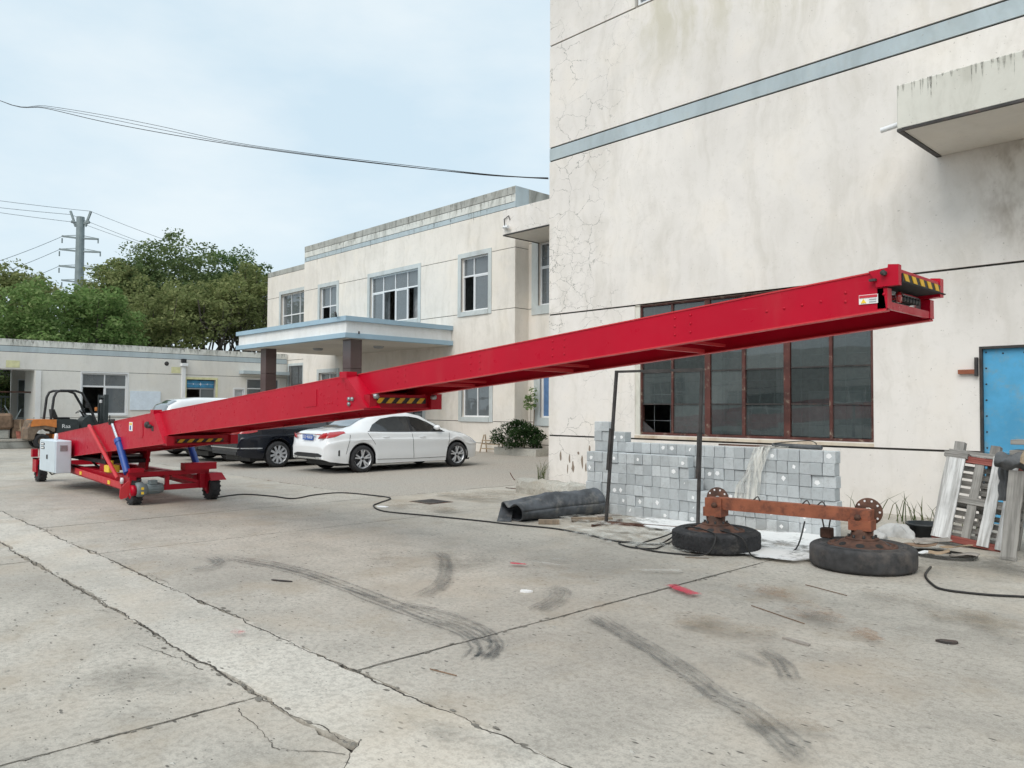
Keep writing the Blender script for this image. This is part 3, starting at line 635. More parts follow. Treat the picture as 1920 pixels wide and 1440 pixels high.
tag(grl.build('window_grille', 'steel_grey', rw), kind='stuff')
# things stored inside, seen dimly through the glass
b = MB().box(-8.4, -8.1, 13.4, 13.5, .6, 2.9).box(-8.2, -7.7, 13.7, 13.8, .8, 1.5).box(-7.3, -7.1, 14.0, 14.1, .3, 3.0).box(-6.9, -5.9, 14.5, 14.6, .4, 1.9).box(-9.4, -8.9, 14.0, 14.1, 1.2, 2.3); build_each(b, 'inner_column', 'curtain', mb)
b = MB().prism([(-9.26, 1.035), (-4.76, 1.035), (-4.76, .985), (-9.26, .985)], 12.138, 12.28); b.build('window_sill', 'sill_mortar', mb)
# blue sheet door
MB().box(-3.32, -1.9, 12.20, 12.24, .0, 2.40).build('blue_door', 'door_blue', mb)['label'] = 'bright blue sheet metal door'
b = MB().box(-3.325, -3.29, 12.14, 12.22, 0, 2.43).box(-3.29, -1.9, 12.142, 12.22, 2.395, 2.43)
b.build('door_frame', 'dark_steel', mb)
rv = MB()
for z in np.arange(.15, 2.4, .22): rv.lathe([(0, -.006), (.012, -.005), (.012, .004)], (-3.255, 12.20, z), 'y', 8)
for x in np.arange(-3.05, -1.9, .25): rv.lathe([(0, -.006), (.012, -.005), (.012, .004)], (x, 12.20, 2.33), 'y', 8)
tag(rv.build('door_rivet', 'dark_steel', mb), kind='stuff')
MB().box(-3.58, -3.34, 12.09, 12.148, 2.055, 2.115).build('door_bracket', 'rust_orange', mb)
MB().box(-3.37, -3.335, 12.08, 12.148, 2.02, 2.28).build('hinge_plate', 'dark_steel', mb)
# concrete awning high at the right
b = MB().cbox(-3.83, 4, 10.62, 12.149, 5.22, 5.80, .01); b.build('awning', 'plaster_awning', mb)['label'] = 'concrete awning slab with dark water streaks'
gm = MB()
for q in range(46):
    x = random.uniform(-3.82, -1.2); l_ = random.uniform(.03, .22)*(1 if random.random() < .8 else 1.8); w_ = random.uniform(.006, .02)
    gm.add([(x-w_, 10.6185, 5.80), (x+w_, 10.6185, 5.80), (x+w_*.7, 10.6185, 5.80-l_*.6), (x, 10.6185, 5.80-l_), (x-w_*.6, 10.6185, 5.80-l_*.5)], [(0, 4, 3, 2, 1)])
tag(gm.build('grime_streak', 'grime', mb), kind='stuff')
MB().box(-3.80, 4, 10.66, 12.14, 5.205, 5.224).build('awning_soffit', 'soffit', mb)
MB().box(-3.835, -3.77, 10.63, 12.14, 5.19, 5.223).box(-3.77, 4, 10.614, 10.66, 5.19, 5.223).build('drip_edge', 'dark_steel', mb)
MB().tube([(-3.80, 10.75, 5.33), (-4.08, 10.75, 5.30)], .035, 12).build('drain_pipe', 'upvc_white', mb)
# upper window at the top edge
f.win(-9.22, -6.42, 9.45, 11.08, [.25, .5, .75], [.6], fw=.05, d=.06)
b = MB()
for (x, z) in ((-11.2, .55), (-10.95, .5), (-10.7, .62), (-10.6, .45), (-11.0, .3), (-10.85, .33), (-10.4, .72), (-10.5, .35), (-10.3, .5)):
    h_ = random.uniform(.04, .14); w_ = random.uniform(.015, .045); n = 9
    P = [(x+w_*math.cos(t)*random.uniform(.6, 1.2), z+h_*math.sin(t)*random.uniform(.6, 1.2)) for t in np.linspace(0, 6.28, n, endpoint=False)]
    b.add([(px, 12.148, pz) for px, pz in P], [tuple(range(n))])
build_each(b, 'plaster_chip', 'chip_brown', mb)

# ---------------------------------------------------------------- office building (middle)
ob = thing('office_building', 'two-storey cream office building with pale blue trimmed porch canopy', 'building', (-26, 18.4, 0))
f = Facade(ob, mY(18.4)); PL = 'plaster_office'
wins = [(-32.07, -30.6, 5.05, 7.04), (-27.94, -24.56, 5.04, 7.03), (-21.95, -20.45, 5.05, 7.03), (-21.87, -20.36, 1.22, 3.10), (-32.07, -30.5, 1.25, 3.11), (-27.6, -24.2, .0, 2.9)]
f.wall(-33.55, -19.1, [0, .30, 1.07, 4.97, 7.055, 8.43, 8.63, 8.90, 9.17], wins, [PL, PL, PL, PL, PL, 'band_blue', 'parapet_light', 'parapet_stained'], .022, .20)
s_ = Facade(ob, lambda a, d, z: (-19.094-d, a, z)); s_.wall(18.404, 19.045, [0, .30, 1.07, 4.97, 7.055, 8.43, 9.17], [], [PL]*5+['band_blue'], .022, .1)
MB().box(-33.5, -19.15, 18.5, 30, 8.3, 8.4).box(-33.55, -33.45, 18.5, 30, 0, 9.17).box(-33.4, -19.2, 29.9, 30, 0, 8.3).box(-19.2, -19.1, 19.06, 30, 0, 9.17).build('roof', 'parapet_stained', ob)
room(ob, -33.3, -19.3, 18.61, 22, 4.6, 8.2, '-y'); room(ob, -33.3, -19.3, 18.61, 22, .05, 4.3, '-y')
for a0, a1, z0, z1 in wins[:5]: f.surround(a0, a1, z0, z1, .17)
f.win(*wins[0], [.5], [.55], sash=[(0, 0)], opened=[(0, 0)])
f.win(*wins[1], [.25, .5, .75], [.66], opened=[(1, 0), (3, 0)], sash=[(0, 0), (2, 0)])
f.win(*wins[2], [.40], [.66], opened=[(0, 0)], sash=[(1, 0)]); f.win(*wins[3], [.5], [.66]); f.win(*wins[4], [.5], [.66])
b = MB()
for x0 in (-27.9, -25.6, -21.1, -31.3):
    P = [[(x0+i*.05, 18.95+.03*math.sin(i*1.7), z) for z in (5.1, 6.9)] for i in range(14)]; b.grid(P)
build_each(b, 'curtain', 'curtain', ob)
f.win(-27.55, -24.25, .05, 2.85, [.25, .5, .75], [.75], frame='rim_dark', d=.18, name='entrance_door')
f.surround(-27.6, -24.2, .0, 2.9, .15, sill=False, name='door_surround')
# wings set back on both sides
fw_ = Facade(ob, mY(19.05))
fw_.wall(-38.6, -33.55, [0, .30, 1.07, 3.9, 7.2, 8.35, 8.6], [(-37.1, -33.6, 5.2, 7.3), (-36.15, -34.75, 1.3, 3.6)], [PL, PL, PL, PL, PL, 'parapet_stained'], .022, .2)
fw_.win(-37.1, -33.6, 5.2, 7.3, [.25, .5, .75], [.48], d=.12); fw_.surround(-37.1, -33.6, 5.2, 7.3, .17)
room(ob, -38.4, -33.6, 19.3, 22, 4.8, 8, '-y'); room(ob, -38.4, -33.6, 19.3, 22, .1, 4.2, '-y')
MB().box(-38.5, -33.6, 19.1, 30, 8.2, 8.25).box(-38.6, -38.5, 19.1, 30, 0, 8.6).build('roof', 'parapet_stained', ob)
fw_.win(-36.15, -34.75, 1.3, 3.6, [.5], [.6], frame='dark_steel', d=.12, name='barred_window'); fw_.surround(-36.15, -34.75, 1.3, 3.6, .12)
b = MB()
for x in np.arange(-36.1, -34.75, .115): b.tube([(x, 19.02, 1.3), (x, 19.02, 3.6)], .012, 6)
build_each(b, 'window_bar', 'steel_grey', ob)
fw_.wall(-19.1, -11.6, [0, .30, 1.07, 4.97, 7.25, 8.2], [(-18.62, -17.2, 5.05, 7.2), (-18.51, -17.1, 1.23, 3.1)], PL, .022, .2)
fw_.win(-18.62, -17.2, 5.05, 7.2, [.5], [.62], sash=[(0, 0)]); fw_.surround(-18.62, -17.2, 5.05, 7.2, .3)
fw_.win(-18.51, -17.1, 1.23, 3.1, [.5], [], glass='curtain_blue'); fw_.surround(-18.51, -17.1, 1.23, 3.1, .28)
room(ob, -19.0, -12, 19.3, 22, 4.8, 7.9, '-y')
MB().box(-19.05, -11.6, 19.15, 30, 8.1, 8.2).build('roof', 'parapet_stained', ob)
# concrete box awning between the two buildings, with cctv and lamp
MB().cbox(-18.61, -11.6, 17.36, 19.045, 7.22, 8.02, .01).build('awning', 'plaster_main', ob)['label'] = 'cracked cream concrete box awning'
MB().box(-18.59, -11.6, 17.4, 19.03, 7.20, 7.225).build('awning_soffit', 'soffit', ob)
MB().box(-18.615, -18.55, 17.37, 19.03, 7.185, 7.222).box(-18.55, -11.6, 17.355, 17.40, 7.185, 7.222).build('drip_edge', 'dark_steel', ob)
MB().tube([(-18.5, 17.30, 7.45), (-18.2, 17.22, 7.40)], .05, 10).tube([(-18.45, 17.34, 7.42), (-18.45, 17.36, 7.60)], .02, 6).build('security_camera', 'white_paint', ob)
MB().tube([(-18.5, 17.34, 7.5), (-18.52, 17.33, 7.72), (-18.3, 17.33, 7.8), (-18.25, 17.34, 7.65)], .014, 6).build('camera_cable', 'cable_black', ob)
MB().lathe([(.02, .12), (.1, .06), (.16, -.06), (.15, -.08)], (-16.6, 17.9, 7.0), 'z', 14).tube([(-16.6, 17.9, 7.1), (-16.6, 17.9, 7.2)], .03, 8).build('lamp', 'white_paint', ob)
# porch canopy on two granite columns
CX0, CX1, CY0, CY1 = -30.7, -22.39, 13.8, 18.395
MB().box(CX0+.09, CX1-.09, CY0+.09, CY1, 3.95, 4.52).build('canopy', 'canopy_white', ob)['label'] = 'flat white porch canopy with blue edges'
MB().box(CX0, CX1, CY0, CY1, 3.86, 4.02).build('canopy_edge', 'canopy_blue', ob); MB().box(CX0, CX1, CY0, CY1, 4.42, 4.58).build('canopy_edge', 'canopy_blue', ob)
MB().box(CX0+.15, CX1-.15, CY0+.15, CY1, 3.845, 3.862).build('canopy_soffit', 'soffit', ob)
for x0, x1 in ((-23.2, -22.7), (-29.3, -28.85)):
    c_ = MB()
    for z0, z1 in ((0, .94), (.95, 1.89), (1.90, 2.85), (2.86, 3.845)): c_.cbox(x0, x1, 14.2, 14.65, z0, z1, .008)
    c_.build('column', 'col_granite', ob)
    MB().box(x0+.01, x1-.01, 14.21, 14.64, .01, 3.84).build('column_joint', 'granite_joint', ob)
for x, y in ((-27.3, 15.6), (-24.6, 16.6)): MB().lathe([(0, -.09), (.16, -.08), (.2, -.03), (.2, 0)], (x, y, 3.845), 'z', 20).build('ceiling_lamp', 'cabinet_grey', ob)
MB().tube([(-22.35, 14.3, 4.02), (-22.2, 14.2, 4.05)], .03, 8).tube([(-22.9, 13.75, 4.6), (-22.7, 13.6, 4.68)], .04, 8).build('security_camera', 'dark_steel', ob)

# ---------------------------------------------------------------- low building (left), facing +X
gm = MB()
for q in range(150):
    x = random.uniform(-33.5, -19.15); l_ = random.uniform(.08, .5); w_ = random.uniform(.01, .05); z = random.choice((9.17, 9.17, 8.9, 8.63))
    gm.add([(x-w_, 18.3965, z-.02), (x+w_, 18.3965, z-.02), (x+w_*.7, 18.3965, z-l_*.6), (x, 18.3965, z-l_), (x-w_*.6, 18.3965, z-l_*.5)], [(0, 4, 3, 2, 1)])
tag(gm.build('grime_streak', 'grime', ob), kind='stuff')
lb = thing('low_building', 'long single-storey cream building with grey-blue band along the left', 'building', (-36.3, 8, 0))
f = Facade(lb, mX(-36.3)); P2 = 'plaster_low'
holes = [(9.63, 11.44, 1.18, 2.95), (14.0, 15.36, 0, 2.80), (16.9, 18.6, .9, 2.92), (4.6, 7.89, 0, 2.98), (16.28, 16.75, 1.2, 2.39)]
f.wall(4.0, 19.0, [0, 1.05, 3.0, 3.70, 3.94, 4.21], holes, [P2, P2, P2, 'band_blue', 'parapet_light'], .02, .18)
f.wall(-14, 4.0, [0, 1.05, 3.0, 3.70, 3.94, 4.21], [], [P2, P2, P2, 'band_blue', 'parapet_light'], .02, .18)
MB().box(-46, -36.35, 8.1, 19, 3.6, 3.65).box(-46, -45.9, 8.1, 19, 0, 3.6).box(-46, -36.5, 18.9, 19, 0, 3.6).box(-41.2, -36.5, -14, 8.05, 3.55, 3.6).build('roof', 'parapet_stained', lb)
room(lb, -42, -36.52, 9.45, 18.8, .03, 3.4, '+x')
MB().box(-36.299, -36.26, 7.93, 8.12, 0, 2.98).build('corner_pilaster', 'canopy_white', lb)
f.win(9.63, 11.44, 1.18, 2.95, [.5], [.68], opened=[(0, 0)], sash=[(1, 0)], d=.05, fw=.06)
f.surround(9.63, 11.44, 1.18, 2.95, .05, 'upvc_white', .02)
f.surround(14.0, 15.36, 0.02, 2.80, .10, 'panel_yellow', .02, 'door_surround', sill=False)
f.win(14.0, 15.36, .02, 2.40, [.5], [.3, .62], opened=[(0, 1), (0, 2)], frame='cabinet_grey', d=.08, name='door')
MB().box(-36.42, -36.39, 14.05, 15.31, 2.42, 2.76).build('blue_transom', 'blue_glass', lb)
b = MB()
for y, r in ((14.35, .06), (14.68, .10), (15.0, .06)): b.add([(-36.385, y+r*math.cos(t)*(1 if q % 2 == 0 else .25), 2.59+r*math.sin(t)*(1 if q % 2 == 0 else .25)) for q, t in enumerate(np.linspace(0, 6.283, 8, endpoint=False))], [tuple(range(8))])
b.box(-36.388, -36.384, 14.06, 15.3, 2.586, 2.594); tag(b.build('transom_star', 'white_paint', lb), kind='stuff')
f.win(16.9, 18.6, .9, 2.92, [.5], [.76], d=.06); f.win(16.28, 16.75, 1.2, 2.39, [], [], d=.03, glass='curtain', frame='upvc_white'); f.surround(16.28, 16.75, 1.2, 2.39, .06, 'upvc_white', .02)
MB().box(-36.29, -35.8, 16.5, 18.9, 3.13, 3.28).build('door_awning', 'band_blue', lb)
MB().box(-36.3, -36.2, 13.77, 13.92, .05, 3.40).cbox(-36.3, -36.1, 13.70, 14.0, 3.38, 3.52, .01).build('downpipe', 'upvc_white', lb); MB().box(-36.3, -36.15, 13.74, 13.93, 3.55, 3.72).build('pipe_inlet', 'black_plastic', lb)
tag(MB().box(-36.29, -36.25, 11.56, 12.84, 1.38, 2.21).build('notice_board', 'sign_white'), 'blank pale blue board on the low building wall', 'notice board')
MB().box(-36.297, -36.285, 13.31, 13.71, 3.06, 3.34).build('paint_patch', 'panel_yellow', lb); MB().box(-36.297, -36.285, 6.89, 7.36, 3.07, 3.35).build('paint_patch', 'panel_yellow', lb)
MB().lathe([(0, .01), (.09, .01), (.1, -.01)], (-36.29, 13.1, 3.48), 'x', 16).build('vent_hole', 'dark_steel', lb)
gm = MB()
for q in range(170):
    y = random.uniform(6, 18.9); l_ = random.uniform(.04, .26); w_ = random.uniform(.008, .05)
    gm.add([(-36.2965, y-w_, 4.205), (-36.2965, y+w_, 4.205), (-36.2965, y+w_*.7, 4.205-l_*.6), (-36.2965, y, 4.205-l_), (-36.2965, y-w_*.6, 4.205-l_*.5)], [(0, 1, 2, 3, 4)])
tag(gm.build('grime_streak', 'grime', lb), kind='stuff')
# passage through the low building
MB().box(-37.9, -36.48, 7.9, 8.05, 0, 3.5).build('passage_wall', P2, lb)
MB().box(-41.15, -41.0, 8.0, 8.25, 0, 3.4).box(-41.15, -41.0, 8.25, 9.2, 0, .95).box(-41.15, -41.0, 8.25, 9.2, 2.75, 3.4).box(-41.15, -41.0, 9.2, 9.4, 0, 3.4).build('passage_wall', P2, lb)
fp = Facade(lb, mX(-41.0)); fp.win(8.25, 9.2, .95, 2.75, [.33, .66], [.66], d=.04)
MB().tube([(-36.9, 4.6, 2.1), (-36.9, 7.9, 2.1)], .03, 8).build('rail', 'rust_steel', lb)

# building on the far side of the yard (behind the viewer), mirrored in the panes
bo = thing('workshop', 'cream workshop behind the viewer, seen only mirrored in the glass', 'building', (-8, -13, 0))
fo = Facade(bo, lambda a, d, z: (a, -13-d, z)); hw_ = [(x, x+2.4, 1.0, 2.9) for x in (-28, -22, -16, -10, -4, 2)]
fo.wall(-32, 12, [0, 1.0, 3.2, 4.8], hw_, 'plaster_low', .03, .2)
for h in hw_: fo.win(*h, [.33, .66], [.6], frame='upvc_white', glass='glass_old')
MB().box(-32, 12, -22, -13.1, 4.7, 4.8).box(-32, 12, -22, -21.9, 0, 4.7).box(-32, -31.9, -21.9, -13.1, 0, 4.7).box(11.9, 12, -21.9, -13.1, 0, 4.7).build('roof', 'parapet_stained', bo)
# ================================================================== TELESCOPIC BELT CONVEYOR
cv = thing('telescopic_conveyor', 'long red telescopic belt conveyor on a wheeled chassis, raised across the yard', 'conveyor', (-15.5, 4.67, 0))
zt = (lambda x: 1.453+.0866*(x+11.94), lambda x: 1.469+.0777*(x+11.8), lambda x: 1.874+.0815*(x+6.724))
SEC = [(-17.4, -11.94, -11.50, 4.15, 5.18, .47, 0), (-12.6, -6.79, -6.40, 4.20, 5.06, .345, 1), (-7.4, -1.64, -1.615, 4.30, 5.01, .205, 2)]
secs = []
for (x0, xt, xb, y0, y1, hh, i) in SEC:
    T_ = zt[i]; sl_ = (T_(1)-T_(0)); pl = [(x0, T_(x0)), (xt, T_(xt)), (xb, T_(xb)-hh), (x0, T_(x0)-hh)]
    o = MB().prism(pl, y0, y0+.012).build('boom_section', 'red_paint', cv); secs.append(o); MB().prism(pl, y1-.012, y1).build('far_side_plate', 'red_paint', o)
    o['label'] = ('thick outermost red boom section', 'middle red boom section', 'slim innermost red boom section')[i]
    # flanges, inner ceiling, cross ribs, belt
    fl = MB()
    for ya, yb in ((y0-.006, y0+.05), (y1-.05, y1+.006)):
        fl.prism([(x0, T_(x0)), (xt, T_(xt)), (xt, T_(xt)+.008), (x0, T_(x0)+.008)], ya, yb); fl.prism([(x0, T_(x0)-hh-.008), (xb, T_(xb)-hh-.008), (xb, T_(xb)-hh), (x0, T_(x0)-hh)], ya, yb)
    build_each(fl, 'flange', 'red_pale', o)  # paler red paints the bright edge highlight onto the flanges
    dz = {0: .03, 1: .13, 2: .10}[i]
    MB().prism([(x0, T_(x0)-hh+dz), (xb-.25, T_(xb-.25)-hh+dz), (xb-.25, T_(xb-.25)-hh+dz+.01), (x0, T_(x0)-hh+dz+.01)], y0+.013, y1-.013).build('underside_plate', 'red_chassis', o)
    ribs = MB(); x = x0+.4
    while x < xb-.3:
        ribs.bar((x, y0+.05, T_(x)-hh+.012), (x, y1-.05, T_(x)-hh+.012), .035, .03); ribs.bar((x+.18, y0+.05, T_(x+.18)-hh+.03), (x+.18, y1-.05, T_(x+.18)-hh+.03), .02, .02); x += 1.28
    build_each(ribs, 'cross_rib', 'red_pale' if i == 2 else 'red_chassis', o)
    MB().prism([(x0+.05, T_(x0+.05)-.03), (xt-.05, T_(xt-.05)-.03), (xt-.05, T_(xt-.05)-.02), (x0+.05, T_(x0+.05)-.02)], y0+.06, y1-.06).build('belt', 'belt_black', o)
    rv = MB()
    if i == 2:
        spots = [(x_, f_) for c in (-6.05, -5.0, -4.05, -2.95) for x_ in (c, c+.12) for f_ in (.18, .45, .72)]+[(-2.3+.11*q, .5) for q in range(4)]+[(-1.83, .38), (-1.83, .62), (-1.625, .3), (-1.625, .6)]
    elif i == 1: spots = [(x_, .22+.05*math.sin(x_*3)) for x_ in np.arange(-11.3, -6.9, .19)]+[(x_, .62) for x_ in np.arange(-11.2, -6.9, .62)]+[(x_, .85) for x_ in np.arange(-11.2, -6.9, .8)]+[(-6.95, f_) for f_ in (.2, .4, .6, .8)]+[(-7.2+.05*q, .72) for q in range(4)]
    else: spots = [(-11.75, f_) for f_ in (.3, .45, .6, .75, .9)]+[(x_, .95) for x_ in np.arange(-16, -11.7, .5)]
    for x_, f_ in spots: rv.lathe([(0, -.006), (.006, -.005), (.009, -.001), (.009, .002)], (x_, y0, T_(x_)-hh*f_), 'y', 8)
    tag(rv.build('rivet', 'red_paint', o), kind='stuff')
def collar(o, xt, zt_, xb, zb_, ya, yb, w_=.05):
    """slanted end flange of an outer section"""
    b = MB(); P = lambda t, y, dx: (xt+(xb-xt)*t+dx, y, zt_+(zb_-zt_)*t); e = []
    b.add([P(0, ya-.035, -.03), P(1, ya-.035, -.03), P(1, ya-.035, w_), P(0, ya-.035, w_), P(0, yb, -.03), P(1, yb, -.03), P(1, yb, w_+.03), P(0, yb, w_+.03)],
          [(0, 1, 2, 3), (7, 6, 5, 4), (3, 2, 6, 7), (0, 4, 5, 1), (0, 3, 7, 4), (1, 5, 6, 2)])
    b.box(xt-.06, xt+.07, ya-.04, ya+.08, zt_-.02, zt_+.045); return b.build('collar', 'red_paint', o)
def hazard(o, x, y0, y1, z0, z1, n=5, lean=.06, swap=False):
    MB().box(x, x+.006, y0, y1, z0, z1).build('hazard_plate', 'hazard_black', o); b = MB(); w_ = (y1-y0)/(n*2)
    for q in range(n):
        a = y0+(2*q+.4)*w_; pts = [(a+lean*.5, z0+.002), (a+w_+lean*.5, z0+.002), (a+w_-lean*.5, z1-.002), (a-lean*.5, z1-.002)]
        b.prism([(min(max(p[0], y0+.003), y1-.003), p[1]) for p in pts], x+.004, x+.009, 'x')
    build_each(b, 'hazard_stripe', 'hazard_yellow', o)
o = secs[0]; collar(o, -11.94, 1.453, -11.50, 1.02, 4.15, 4.20)
MB().box(-11.53, -11.50, 4.152, 5.178, 1.0, 1.125).box(-11.56, -11.42, 4.14, 4.25, .99, 1.12).box(-11.56, -11.42, 5.08, 5.19, .99, 1.13).box(-11.52, -11.46, 4.25, 5.08, .985, 1.008).build('end_crossbeam', 'red_chassis', o)
hazard(o, -11.498, 4.31, 5.0, 1.022, 1.075, 5, -.05)
b = MB().prism([(-12.75, 1.30), (-12.42, 1.33), (-12.40, 1.10), (-12.45, 1.07), (-12.72, 1.05), (-12.75, 1.08)], 4.143, 4.151); b.build('access_panel', 'red_paint', o)
MB().box(-13.02, -12.87, 4.142, 4.15, 1.16, 1.30).build('warning_label', 'white_paper', o); MB().box(-13.0, -12.89, 4.139, 4.143, 1.255, 1.285).build('label_print', 'sticker_yellow', o); MB().box(-12.98, -12.93, 4.139, 4.143, 1.18, 1.24).build('label_print', 'plate_blue', o)
MB().lathe([(.05, 0), (.05, -.03), (.03, -.05), (0, -.05)], (-12.2, 4.15, 1.27), 'y', 12).lathe([(.03, 0), (.03, -.04), (0, -.04)], (-12.08, 4.15, 1.25), 'y', 10).box(-12.05, -11.97, 4.147, 4.149, 1.18, 1.26).build('side_bolt', 'dark_steel', o)
o = secs[1]; collar(o, -6.79, 1.858, -6.40, 1.545, 4.20, 4.30)
MB().box(-6.43, -6.405, 4.202, 5.058, 1.535, 1.675).box(-6.45, -6.35, 4.19, 4.27, 1.525, 1.67).box(-6.45, -6.35, 4.93, 5.07, 1.53, 1.69).box(-6.42, -6.37, 4.27, 4.93, 1.53, 1.55).build('end_crossbeam', 'red_chassis', o)
hazard(o, -6.403, 4.285, 4.90, 1.588, 1.645, 5, -.05)
for y in (4.25, 4.95): MB().lathe([(.025, 0), (.025, .05), (0, .05)], (-6.36, y, 1.655), 'x', 10).build('roller_bolt', 'steel_grey', o)
b = MB().prism([(-7.6, 1.72), (-7.36, 1.735), (-7.36, 1.56), (-7.6, 1.545)], 4.194, 4.201); b.build('access_panel', 'red_paint', o)
for x, z in ((-6.72, 1.63), (-6.66, 1.63), (-6.72, 1.58)): MB().lathe([(.02, 0), (.02, -.02), (0, -.025)], (x, 4.20, z), 'y', 8).build('side_bolt', 'steel_grey', o)
# tip
o = secs[2]
MB().box(-1.632, -1.612, 4.312, 4.998, 2.090, 2.130).box(-1.66, -1.608, 4.30, 4.36, 2.09, 2.20).box(-1.66, -1.608, 4.95, 5.01, 2.09, 2.20).build('end_crossbeam', 'red_paint', o)
MB().box(-1.68, -1.66, 4.36, 4.95, 2.13, 2.21).build('control_panel', 'steel_grey', o)
cp = MB().box(-1.662, -1.655, 4.39, 4.86, 2.133, 2.195).build('button_plate', 'chrome', o)
for q in range(6): MB().lathe([(.013, 0), (.013, .02), (.018, .021), (.018, .035), (0, .037)], (-1.655, 4.58+q*.045, 2.17), 'x', 12).build('push_button', 'black_plastic', o)
MB().lathe([(.014, 0), (.014, .02), (.032, .022), (.032, .04), (0, .045)], (-1.655, 4.51, 2.172), 'x', 14).build('emergency_button', 'tail_red', o); MB().lathe([(.022, 0), (.022, .012), (0, .012)], (-1.655, 4.43, 2.172), 'x', 14).build('key_switch', 'chrome', o)
ns = MB()
for ya, yb in ((4.285, 4.325), (4.925, 4.98)):
    ns.prism([(-1.70, 2.295), (-1.60, 2.305), (-1.598, 2.322), (-1.545, 2.316), (-1.545, 2.208), (-1.66, 2.205), (-1.672, 2.25)], ya, yb)
ns.box(-1.69, -1.552, 4.325, 4.925, 2.288, 2.295).build('nose_bracket', 'red_paint', o)
MB().prism([(-1.68, 2.222), (-1.54, 2.226), (-1.538, 2.232), (-1.68, 2.228)], 4.326, 5.0).build('nose_shelf', 'belt_black', o)
MB().box(-1.556, -1.549, 4.326, 4.924, 2.232, 2.287).build('nose_plate', 'red_paint', o); hazard(o, -1.548, 4.335, 4.915, 2.234, 2.274, 5, .03)
MB().tube([(-1.62, 4.30, 2.26), (-1.62, 4.96, 2.26)], .022, 12).build('nose_roller', 'steel_grey', o)
MB().lathe([(.014, 0), (.014, -.03), (0, -.032)], (-1.615, 4.285, 2.275), 'y', 10).tube([(-1.615, 4.262, 2.29), (-1.605, 4.26, 2.262)], .008, 6).build('tension_bolt', 'dark_steel', o); MB().box(-1.69, -1.655, 4.262, 4.287, 2.238, 2.250).build('limit_switch', 'dark_steel', o)
MB().box(-1.755, -1.655, 4.294, 4.2985, 2.122, 2.172).build('warning_label', 'white_paper', o); MB().box(-1.752, -1.658, 4.291, 4.2945, 2.155, 2.169).build('label_print', 'sticker_red', o)
MB().prism([(-1.745, 2.127), (-1.715, 2.127), (-1.73, 2.15)], 4.291, 4.2945).build('label_print', 'sticker_yellow', o); MB().box(-1.70, -1.662, 4.291, 4.2945, 2.142, 2.147).box(-1.70, -1.662, 4.291, 4.2945, 2.130, 2.134).build('label_print', 'cabinet_grey', o)
# chassis
ch = MB()
for y in (4.30, 5.22): ch.box(-18.3, -13.05, y-.05, y+.05, .30, .42)
for x in (-18.2, -16.2, -14.3): ch.box(x-.05, x+.05, 4.35, 5.17, .31, .41)
ch.box(-13.06, -12.96, 4.12, 5.40, .44, .505).box(-13.05, -12.98, 4.25, 5.36, .20, .285)
ch.box(-13.08, -12.94, 4.14, 4.24, .19, .44).box(-13.08, -12.94, 5.24, 5.34, .20, .44).box(-13.03, -12.98, 4.70, 4.76, .285, .44)
ch.box(-13.08, -12.92, 4.13, 4.35, .506, .57).box(-13.10, -12.90, 4.98, 5.50, .506, .62)
ch.bar((-12.99, 4.80, .43), (-12.99, 5.24, .30), .04, .05); ch.bar((-16.9, 4.20, .36), (-13.08, 4.20, .25), .05, .11, (0, 0, 1)); ch.bar((-16.9, 5.3, .36), (-13.08, 5.3, .25), .05, .11)
chs = ch.build('chassis_frame', 'red_chassis', cv)
MB().bar((-16.0, 4.165, .36), (-13.4, 4.165, .275), .012, .10).build('side_rail', 'red_pale', cv)
for x, z in ((-15.6, .335), (-14.0, .285)): MB().box(x-.06, x+.06, 4.15, 4.158, z-.03, z+.03).build('yellow_sticker', 'sticker_yellow', cv)
# pivot legs under the rear of the boom
for y in (4.35, 5.0): MB().prism([(-15.1, .40), (-14.75, .40), (-14.62, .76), (-15.0, .74)], y-.03, y+.03).build('pivot_leg', 'red_chassis', cv)
MB().tube([(-14.85, 4.3, .66), (-14.85, 5.05, .66)], .03, 10).build('pivot_pin', 'steel_grey', cv)
MB().box(-17.2, -14.7, 4.3, 5.05, .54, .61).build('drive_tray', 'belt_black', cv)
MB().tube([(-17.0, 4.5, .5), (-16.4, 4.5, .56), (-15.9, 4.5, .44), (-15.7, 4.5, .42)], .02, 8).build('hydraulic_hose', 'cable_black', cv)
MB().cbox(-14.5, -14.25, 4.22, 4.40, .42, .54, .01).lathe([(.03, 0), (.03, .08), (0, .08)], (-14.35, 4.30, .54), 'z', 10).build('hydraulic_valve', 'sticker_yellow', cv)
for y, dark in ((4.13, 0), (5.24, 1)):
    c = MB().tube([(-13.02, y, .50), (-13.46, y, .98)], .055, 14).tube([(-13.44, y, .955), (-13.49, y, 1.01)], .066, 14).build('hydraulic_cylinder', 'blue_cylinder', cv)
    MB().tube([(-13.45, y, .97), (-13.80, y, 1.27)], .028, 12).build('piston_rod', 'chrome', c); MB().lathe([(.05, -.04), (.05, .04)], (-13.83, y, 1.29), 'y', 12).box(-13.90, -13.76, y-.02, y+.03, 1.27, 1.32).build('cylinder_eye', 'dark_steel', c)
MB().tube([(-13.34, 4.09, .40), (-14.98, 4.11, 1.20)], .032, 10).build('support_strut', 'red_pale', cv)
